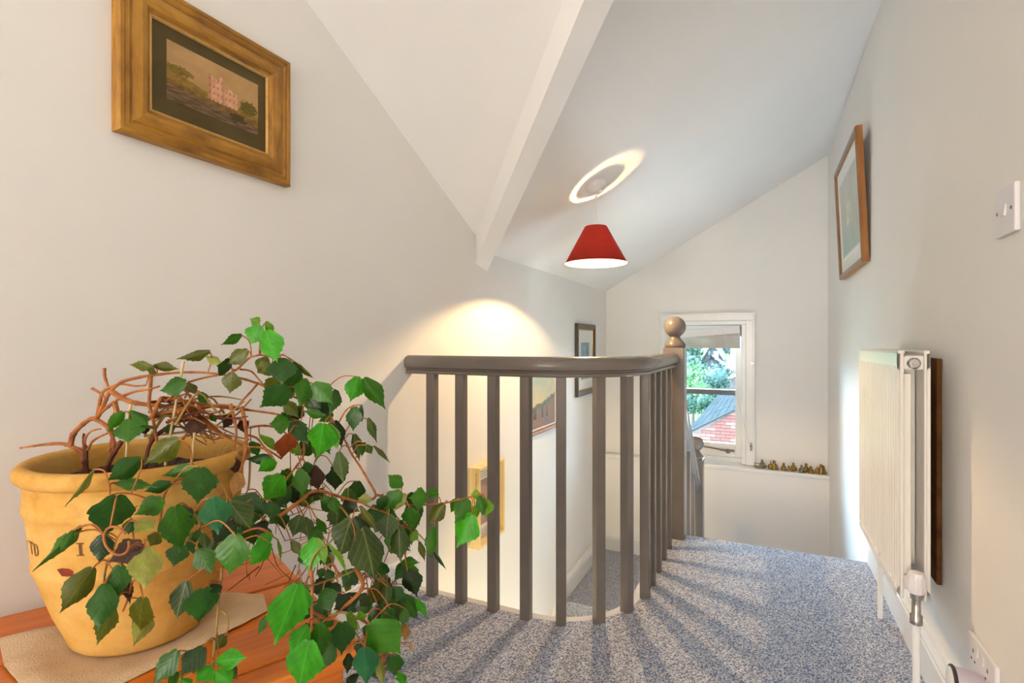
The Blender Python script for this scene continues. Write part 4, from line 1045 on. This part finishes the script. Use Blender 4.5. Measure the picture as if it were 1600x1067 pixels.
# leaves: toothed rhombic blades, folded on the midrib and drooping
def leaf_mesh(name, m, fold, droop, seed):
    r = random.Random(seed)
    rows = [(0.0, .02), (.03, .085), (.08, .19), (.16, .325), (.25, .43), (.34, .488), (.41, .522), (.435, .462), (.50, .44), (.555, .455), (.575, .375), (.64, .315), (.69, .308), (.71, .225), (.78, .15), (.82, .135), (.84, .078), (.92, .034), (1.0, .004)]
    vs = []; fs = []; cols = (-1, -.55, 0, .55, 1)
    sk = r.uniform(-.04, .04)
    for t, w in rows:
        for c in cols:
            ww = w * (1 + (r.uniform(-.05, .05) if abs(c) == 1 else 0))
            x = c * ww + sk*math.sin(PI*t)
            z = -fold * abs(c)*ww - droop * t*t + .025*math.sin(9*t + 2*c + seed) * abs(c)
            yy = t + (0.05*abs(c) * (-1 if t < .1 else 0.4)) * (0 if t in (0.0, 1.0) else 1)
            vs.append((x, yy, z))
    n = 5
    for j in range(len(rows)-1):
        for k in range(4): fs.append((j*n+k, j*n+k+1, (j+1)*n+k+1, (j+1)*n+k))
    me = bpy.data.meshes.new(name); me.from_pydata(vs, [], fs); me.materials.append(m)
    me.polygons.foreach_set('use_smooth', [True]*len(fs)); me.update(); return me
VARS = [(0.18, .08), (0.35, .16), (0.10, .22), (0.5, .10)]
LM = {}
rl = random.Random(5)
pet = MB()
DRY = {'k': 'dry dead brown leaf', 'r': 'dry rust coloured leaf', 'n': 'dry tan leaf'}
def leaf(u0, v0, u1, v1, w, d, t, pet_on=True):
    d0 = d + rl.uniform(-.008, .008); d1 = d + rl.uniform(-.03, .012)
    B = at(u0, v0, d0); T = at(u1, v1, d1)
    Y = T - B; L = Y.length; Y.normalize()
    mid = (B + T)/2; Nn = (Vector((0, 0, EYE)) - mid).normalized()
    Nn = (Nn - Y*Nn.dot(Y)).normalized(); X = Y.cross(Nn)
    roll = rl.uniform(-.45, .45)
    X2 = X*math.cos(roll) + Nn*math.sin(roll); Z2 = X2.cross(Y)
    W = w * d / F_PX * 1.12 / math.cos(roll)
    narrow = w < 0.28*math.hypot(u1-u0, v1-v0)
    vi = 3 if narrow else rl.randrange(3)
    key = (t, vi)
    if key not in LM: LM[key] = leaf_mesh('leaf', LEAFM[t], VARS[vi][0], VARS[vi][1], 3*vi + 1)
    o = bpy.data.objects.new('leaf', LM[key]); C.objects.link(o); o.parent = plant
    if t in DRY: o['label'] = DRY[t]
    Bl = B - PC
    mx = Matrix((( X2.x*W, Y.x*L, Z2.x*L*0.8, Bl.x), (X2.y*W, Y.y*L, Z2.y*L*0.8, Bl.y), (X2.z*W, Y.z*L, Z2.z*L*0.8, Bl.z), (0, 0, 0, 1)))
    o.matrix_local = mx
    if pet_on:
        best = min(stems, key=lambda q: (q - Bl).length)
        dd = (best - Bl).length
        if 0.002 < dd < 0.085:
            c_ = (best + Bl)/2 + Vector((0, 0, 0.12*dd)) - Y*0.12*dd
            pet.tube(smooth_path([best, c_, Bl + Y*0.02*L], 4), [0.0010]*8 + [0.0008], 5)
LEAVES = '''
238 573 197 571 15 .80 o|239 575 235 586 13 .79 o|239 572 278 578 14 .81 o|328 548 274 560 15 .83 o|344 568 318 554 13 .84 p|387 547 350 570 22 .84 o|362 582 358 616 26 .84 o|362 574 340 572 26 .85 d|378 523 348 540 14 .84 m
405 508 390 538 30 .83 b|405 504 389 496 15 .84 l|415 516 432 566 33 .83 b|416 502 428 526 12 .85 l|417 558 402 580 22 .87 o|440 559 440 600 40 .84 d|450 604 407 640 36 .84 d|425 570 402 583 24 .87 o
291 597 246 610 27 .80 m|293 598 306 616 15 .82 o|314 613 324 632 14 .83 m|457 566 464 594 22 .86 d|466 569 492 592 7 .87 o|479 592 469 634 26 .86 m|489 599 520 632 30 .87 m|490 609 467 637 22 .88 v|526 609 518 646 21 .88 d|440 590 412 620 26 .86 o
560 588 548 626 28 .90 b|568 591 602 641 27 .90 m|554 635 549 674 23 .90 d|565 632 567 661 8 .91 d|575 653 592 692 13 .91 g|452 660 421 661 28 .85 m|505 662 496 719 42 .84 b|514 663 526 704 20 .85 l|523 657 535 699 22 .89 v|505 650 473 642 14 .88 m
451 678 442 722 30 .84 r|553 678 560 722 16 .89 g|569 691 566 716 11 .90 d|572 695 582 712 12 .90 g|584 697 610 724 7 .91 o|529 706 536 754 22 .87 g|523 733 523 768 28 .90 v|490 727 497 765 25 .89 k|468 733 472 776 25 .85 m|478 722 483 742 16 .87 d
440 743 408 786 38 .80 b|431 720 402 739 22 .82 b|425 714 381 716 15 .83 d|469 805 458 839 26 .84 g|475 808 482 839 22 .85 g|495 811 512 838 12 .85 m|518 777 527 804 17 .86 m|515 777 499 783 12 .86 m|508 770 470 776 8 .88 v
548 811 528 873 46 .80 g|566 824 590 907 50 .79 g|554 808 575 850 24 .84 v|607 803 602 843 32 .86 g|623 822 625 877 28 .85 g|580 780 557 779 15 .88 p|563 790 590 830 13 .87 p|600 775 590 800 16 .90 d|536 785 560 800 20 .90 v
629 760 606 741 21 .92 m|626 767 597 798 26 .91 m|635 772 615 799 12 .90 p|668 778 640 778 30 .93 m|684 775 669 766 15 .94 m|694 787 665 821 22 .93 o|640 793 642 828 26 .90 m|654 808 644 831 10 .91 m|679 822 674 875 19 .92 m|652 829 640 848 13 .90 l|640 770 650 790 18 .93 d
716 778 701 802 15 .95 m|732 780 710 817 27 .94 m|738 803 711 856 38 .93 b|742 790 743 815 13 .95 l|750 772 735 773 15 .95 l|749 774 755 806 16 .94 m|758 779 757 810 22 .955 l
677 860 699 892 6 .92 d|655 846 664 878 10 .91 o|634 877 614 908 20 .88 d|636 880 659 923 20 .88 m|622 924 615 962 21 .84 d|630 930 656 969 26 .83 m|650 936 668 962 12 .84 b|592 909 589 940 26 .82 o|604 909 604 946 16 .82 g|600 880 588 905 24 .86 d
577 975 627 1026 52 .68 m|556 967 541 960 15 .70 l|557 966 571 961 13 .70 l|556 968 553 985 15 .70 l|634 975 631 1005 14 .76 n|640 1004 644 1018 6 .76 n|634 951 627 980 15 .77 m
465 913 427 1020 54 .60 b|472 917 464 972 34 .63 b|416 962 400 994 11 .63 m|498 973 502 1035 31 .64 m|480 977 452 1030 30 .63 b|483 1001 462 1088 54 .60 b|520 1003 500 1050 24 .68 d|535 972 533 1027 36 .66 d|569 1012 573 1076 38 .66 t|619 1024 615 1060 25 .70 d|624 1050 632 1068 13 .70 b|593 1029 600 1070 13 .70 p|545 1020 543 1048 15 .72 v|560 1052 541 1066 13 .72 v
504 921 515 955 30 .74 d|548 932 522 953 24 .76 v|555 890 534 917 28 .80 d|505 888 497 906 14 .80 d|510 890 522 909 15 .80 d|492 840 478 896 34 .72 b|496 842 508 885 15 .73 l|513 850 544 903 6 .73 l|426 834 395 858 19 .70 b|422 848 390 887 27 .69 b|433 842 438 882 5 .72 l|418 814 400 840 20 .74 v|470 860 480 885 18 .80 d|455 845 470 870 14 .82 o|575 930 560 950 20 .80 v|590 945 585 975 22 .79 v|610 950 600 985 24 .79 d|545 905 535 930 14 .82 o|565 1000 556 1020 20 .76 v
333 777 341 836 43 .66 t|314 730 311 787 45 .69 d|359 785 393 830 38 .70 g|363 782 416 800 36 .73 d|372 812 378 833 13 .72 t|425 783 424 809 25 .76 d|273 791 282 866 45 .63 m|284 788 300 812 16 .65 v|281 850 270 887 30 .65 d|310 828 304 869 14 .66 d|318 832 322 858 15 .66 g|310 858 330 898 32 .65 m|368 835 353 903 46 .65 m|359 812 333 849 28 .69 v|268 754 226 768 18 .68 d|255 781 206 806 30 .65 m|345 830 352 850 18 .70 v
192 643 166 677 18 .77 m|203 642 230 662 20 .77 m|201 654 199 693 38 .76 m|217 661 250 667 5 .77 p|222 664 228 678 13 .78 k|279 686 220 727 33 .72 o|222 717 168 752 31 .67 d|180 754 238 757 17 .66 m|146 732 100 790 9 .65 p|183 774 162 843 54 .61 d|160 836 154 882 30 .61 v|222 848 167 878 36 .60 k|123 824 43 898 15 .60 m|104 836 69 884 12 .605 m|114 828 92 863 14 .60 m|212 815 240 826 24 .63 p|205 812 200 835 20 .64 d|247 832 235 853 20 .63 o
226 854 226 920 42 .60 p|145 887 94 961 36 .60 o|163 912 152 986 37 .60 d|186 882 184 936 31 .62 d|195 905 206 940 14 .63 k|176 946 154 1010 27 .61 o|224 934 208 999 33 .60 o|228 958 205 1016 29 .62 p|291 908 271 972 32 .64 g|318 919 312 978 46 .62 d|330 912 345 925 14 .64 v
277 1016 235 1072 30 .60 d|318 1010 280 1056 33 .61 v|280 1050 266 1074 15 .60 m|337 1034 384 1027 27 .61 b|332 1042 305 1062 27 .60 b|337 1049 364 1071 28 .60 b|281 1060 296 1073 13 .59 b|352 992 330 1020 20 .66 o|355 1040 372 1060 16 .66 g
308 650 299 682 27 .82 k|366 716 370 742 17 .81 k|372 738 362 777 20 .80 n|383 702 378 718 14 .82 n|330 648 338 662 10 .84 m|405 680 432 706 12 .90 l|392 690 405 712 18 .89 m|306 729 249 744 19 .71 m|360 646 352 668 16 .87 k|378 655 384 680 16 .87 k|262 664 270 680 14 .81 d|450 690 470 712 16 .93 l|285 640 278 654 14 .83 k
'''
for it in LEAVES.replace('\n', '|').split('|'):
    it = it.split()
    if len(it) == 7: leaf(*map(float, it[:6]), it[6])
rf = random.Random(21)
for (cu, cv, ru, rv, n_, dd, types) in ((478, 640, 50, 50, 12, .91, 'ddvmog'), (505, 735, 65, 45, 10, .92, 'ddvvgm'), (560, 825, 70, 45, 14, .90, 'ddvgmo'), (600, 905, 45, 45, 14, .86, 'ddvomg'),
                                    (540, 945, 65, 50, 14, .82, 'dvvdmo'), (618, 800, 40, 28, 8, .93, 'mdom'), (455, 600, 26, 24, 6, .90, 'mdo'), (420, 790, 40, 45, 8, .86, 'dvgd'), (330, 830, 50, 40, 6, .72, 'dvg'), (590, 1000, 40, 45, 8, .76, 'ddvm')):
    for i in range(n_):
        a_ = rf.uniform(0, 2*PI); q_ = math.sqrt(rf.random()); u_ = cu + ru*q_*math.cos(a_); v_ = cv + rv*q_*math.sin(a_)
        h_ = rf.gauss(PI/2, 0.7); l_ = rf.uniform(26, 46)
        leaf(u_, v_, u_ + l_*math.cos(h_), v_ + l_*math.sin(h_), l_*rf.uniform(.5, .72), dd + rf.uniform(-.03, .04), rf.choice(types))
stuff(pet.build('petiole', M['stem_brown'], plant))
# ---------------------------------------------------------------- outside the window
GY = 13.0
g0 = on_y(1080, 673, GY); g1 = on_y(1146, 641, GY); slope = (g1.z - g0.z)/(g1.x - g0.x)
hx = 3.2                       # half width of the gable
ridge = Vector((g0.x + hx, GY, g0.z + slope*hx))
bh_ = thing('brick_house', 'neighbouring red brick gable end with slate roof below the window', 'house', (ridge.x, GY, -4.6))
bo = Vector((ridge.x, GY, -4.6))
gw = MB().prism([(-hx, 0), (hx, 0), (hx, g0.z + 4.6), (0, ridge.z + 4.6), (-hx, g0.z + 4.6)], 0.02, 7.0, 'y')
gw.build('gable_wall', M['mortar'], bh_)
bmeshA = MB().box((-0.1025, 0.0, -0.0325), (0.1025, 0.05, 0.0325)).mesh('brick', M['brick'])
bmeshB = MB().box((-0.1025, 0.004, -0.0325), (0.1025, 0.05, 0.0325)).mesh('brick', M['brick2'])
rb = random.Random(3); nb_ = 0
for r in range(26):
    z = g0.z + 0.9 - 0.075*r
    for k in range(12):
        x = g0.x + 0.11 + 0.2125*k - (0.106 if r % 2 else 0)
        if x - 0.1 < g0.x or z + 0.045 > g0.z + slope*(x - 0.1 - g0.x): continue
        o = bpy.data.objects.new('brick', bmeshA if rb.random() < 0.68 else bmeshB); C.objects.link(o); o.parent = bh_
        o.location = Vector((x, GY - 0.012, z)) - bo; nb_ += 1
fc = on_x(1126, 598, g0.x); YR1 = max(GY + 4, min(fc.y, GY + 9))
def roofplane(name, p, q, r_, s_, m, parent, org, th=0.05):
    # p,q lower edge; s_,r_ upper edge
    P = [Vector(a) - org for a in (p, q, r_, s_)]
    n_ = (P[1]-P[0]).cross(P[3]-P[0]).normalized()
    if n_.z < 0: n_ = -n_
    vs = P + [a - n_*th for a in P]
    me = bpy.data.meshes.new(name); me.from_pydata([tuple(v) for v in vs], [], [(0,1,2,3),(7,6,5,4),(0,4,5,1),(1,5,6,2),(2,6,7,3),(3,7,4,0)])
    me.materials.append(m); uv = me.uv_layers.new(name='UVMap')
    L_, H_ = (P[1]-P[0]).length, (P[3]-P[0]).length
    for lp in me.loops:
        c = P[lp.vertex_index % 4]; e = (P[1]-P[0]).normalized(); f = (P[3]-P[0]); f = (f - e*f.dot(e)).normalized()
        uv.data[lp.index].uv = ((c-P[0]).dot(e), (c-P[0]).dot(f))
    o = bpy.data.objects.new(name, me); C.objects.link(o)
    if parent: o.parent = parent
    return o
lift = 0.05; ov = 0.10
dn = Vector((-ov, 0, -ov*slope))
roofplane('roof', (g0.x + dn.x, GY - 0.08, g0.z + dn.z + lift), (g0.x + dn.x, YR1, g0.z + dn.z + lift), (ridge.x, YR1, ridge.z + lift), (ridge.x, GY - 0.08, ridge.z + lift), M['slate'], bh_, bo)
roofplane('roof', (g0.x + 2*hx - dn.x, GY - 0.08, g0.z + dn.z + lift), (g0.x + 2*hx - dn.x, YR1, g0.z + dn.z + lift), (ridge.x, YR1, ridge.z + lift), (ridge.x, GY - 0.08, ridge.z + lift), M['slate'], bh_, bo)
vg = MB().tube([(g0.x + dn.x - bo.x, -0.07, g0.z + dn.z + lift - bo.z - 0.04), (0, -0.07, ridge.z + lift - bo.z - 0.04)], 0.035, 6)
vg.build('verge_board', M['far_slate'], bh_)

# ground and far hillside
def gz(y, x):
    if y < 26: return -4.7
    t = (y - 26)
    return -4.7 + 3.0*min(1, t/40)**1.3 + 15.0*max(0, min(1, (y-62)/90))**1.2 + 0.5*math.sin(x*0.12 + y*0.05)
vs = []; fs = []; nx_, ny_ = 40, 50
for j in range(ny_+1):
    y = 4.8 + (190-4.8)*(j/ny_)**1.4
    for i in range(nx_+1):
        x = -70 + 115*i/nx_; vs.append((x, y, gz(y, x)))
for j in range(ny_):
    for i in range(nx_): fs.append((j*(nx_+1)+i, j*(nx_+1)+i+1, (j+1)*(nx_+1)+i+1, (j+1)*(nx_+1)+i))
struct(MB().add(vs, fs, True).build('ground', M['grass']))
def tree(u, v, y, size, col, label, cat='tree', squash=1.0, n=520):
    p = on_y(u, v, y); base = gz(y, p.x)
    h = max(0.6, p.z - base)
    t = thing('garden_tree' if cat == 'tree' else 'garden_shrub', label, cat, (p.x, y, base), 0, 'trees and shrubs beyond the window')
    MB().tube([(0, 0, 0), (0.05, 0, h*0.5), (0, 0, h)], [0.10*size, 0.07*size, 0.03*size], 7).build('trunk', M['bark'], t)
    r = random.Random(int(u*7 + v)); b = MB()
    for i in range(n):
        d = Vector((r.gauss(0, 1), r.gauss(0, 1), r.gauss(0, 1))).normalized() * size * r.uniform(0.55, 1.0) ** 0.6
        d.z *= squash
        q = Vector((0, 0, h)) + d * (1 + 0.25*noise.noise(d*1.4/size + Vector((u, v, 0))))
        s_ = size*r.uniform(0.07, 0.14); a = Vector((r.gauss(0,1), r.gauss(0,1), r.gauss(0,1))).normalized(); c = a.orthogonal().normalized(); e = a.cross(c)
        b.add([q - c*s_, q + e*s_*0.6, q + c*s_, q - e*s_*0.6], [(0, 1, 2, 3)])
    b.ball((0, 0, h), size*0.72, 10, (1, 1, squash))
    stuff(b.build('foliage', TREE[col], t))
tree(1082, 600, 30, 1.15, 1, 'light green rounded garden tree just right of the upper newel through the window')
tree(1102, 604, 27, 0.85, 1, 'bright green tree in the middle of the window below the stone house')
tree(1121, 590, 24.5, 0.6, 3, 'bluish green tree beside the pale roofs through the window')
tree(1070, 630, 20.5, 0.5, 2, 'dark shrub low at the left of the window beside the lawn', 'shrub')
tree(1102, 627, 22.5, 0.45, 2, 'dark round bush just above the slate roof through the window', 'shrub')
tree(1090, 634, 25, 0.40, 1, 'small light bush between the dark shrub and the round bush', 'shrub')
tree(1080, 575, 52, 1.6, 3, 'haze-pale bushy tree left of the stone house on the hill')
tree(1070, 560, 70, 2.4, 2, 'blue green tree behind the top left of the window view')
tree(1141, 566, 74, 2.0, 3, 'haze-tinted blue green tree right of the stone house on the hill')
hd_ = on_y(1093, 578, 44); hz_ = gz(44, hd_.x)
hg = MB(); rr = random.Random(8)
for i in range(420):
    q = Vector((rr.uniform(0, 2.0), rr.uniform(-0.4, 0.4), rr.uniform(0, hd_.z - hz_))); s_ = 0.12
    a = Vector((rr.gauss(0,1), rr.gauss(0,1), rr.gauss(0,1))).normalized(); c = a.orthogonal().normalized(); e = a.cross(c)
    hg.add([q - c*s_, q + e*s_, q + c*s_, q - e*s_], [(0,1,2,3)])
hg.box((0, -0.4, 0), (2.0, 0.4, hd_.z - hz_ - 0.05))
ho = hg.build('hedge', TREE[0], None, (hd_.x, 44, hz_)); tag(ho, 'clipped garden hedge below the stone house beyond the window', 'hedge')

# stone house with two gables up the hill
HY = 62.0
sh = on_y(1113, 537, HY); e0 = on_y(1098, 561, HY); e1 = on_y(1129, 561, HY)
hb = gz(HY, sh.x) - 0.5
hs_ = thing('stone_house', 'pale stone house with two steep gables on the far hillside', 'house', (sh.x, HY, hb)); ho_ = Vector((sh.x, HY, hb))
def gable_block(parent, org, xl, xr, ze, xp, zp, y0, y1, zb):
    w_ = MB().prism([(xl-org.x, zb-org.z), (xr-org.x, zb-org.z), (xr-org.x, ze-org.z), (xp-org.x, zp-org.z), (xl-org.x, ze-org.z)], y0-org.y, y1-org.y, 'y').build('wall', M['stone'], parent)
    for sx in (xl, xr):
        k = 0.12*(sx - xp)
        roofplane('roof', (sx + k, y0-0.25, ze + 0.12*(ze-zp) + 0.1), (sx + k, y1, ze + 0.12*(ze-zp) + 0.1), (xp, y1, zp + 0.1), (xp, y0-0.25, zp + 0.1), M['far_slate'], parent, org, 0.14)
    return w_
gable_block(hs_, ho_, e0.x, e1.x, e0.z, sh.x, sh.z, HY, HY + 9, hb)
f0 = on_y(1092, 571, HY-4); f1 = on_y(1129, 569, HY-4); fpk = on_y(1112, 556.5, HY-4)
gable_block(hs_, ho_, f0.x + 0.2, f1.x, (f0.z+f1.z)/2, fpk.x, fpk.z, HY-4, HY-0.1, hb-0.6)
for (u, v, yy) in ((1108, 551, HY), (1118, 551, HY), (1112, 567, HY-4), (1104, 573, HY-4), (1121, 573, HY-4)):
    p = on_y(u, v, yy) - ho_
    wn = MB().box((p.x-0.22, p.y-0.05, p.z-0.36), (p.x+0.22, p.y+0.05, p.z+0.36)).build('window_frame', M['pale_roof'], hs_)
    MB().box((p.x-0.15, p.y-0.06, p.z-0.28), (p.x+0.15, p.y-0.045, p.z+0.28)).build('pane', M['dark_glass'], wn)
# low outbuildings with pale roofs nearer by
for (u0, v0, u1, v1, y, h2, lab) in ((1130, 596, 1150, 588, 30, 0.75, 'outbuilding with pale lead roof, lower of the two behind the brick house'), (1132, 579, 1152, 577, 36, 0.75, 'outbuilding with pale lead roof, upper of the two behind the brick house')):
    a = on_y(u0, v0, y); b_ = on_y(u1, v1, y); zb_ = gz(y, a.x)
    t = thing('outbuilding', lab, 'shed', (a.x, y, zb_)); og = Vector((a.x, y, zb_)); wd = max(2.0, b_.x - a.x)
    MB().prism([(0, 0), (wd*2, 0), (wd*2, a.z-zb_), (wd, a.z-zb_ + h2), (0, a.z-zb_)], 0, 4.0, 'y').build('wall', M['stone'], t)
    for sx, k in ((0, -0.15), (wd*2, 0.15)):
        roofplane('roof', (a.x + sx + k, y-0.15, a.z), (a.x + sx + k, y+4.1, a.z), (a.x + wd, y+4.1, a.z + h2 + 0.06), (a.x + wd, y-0.15, a.z + h2 + 0.06), M['pale_roof'], t, og, 0.1)
bpy.context.view_layer.update()
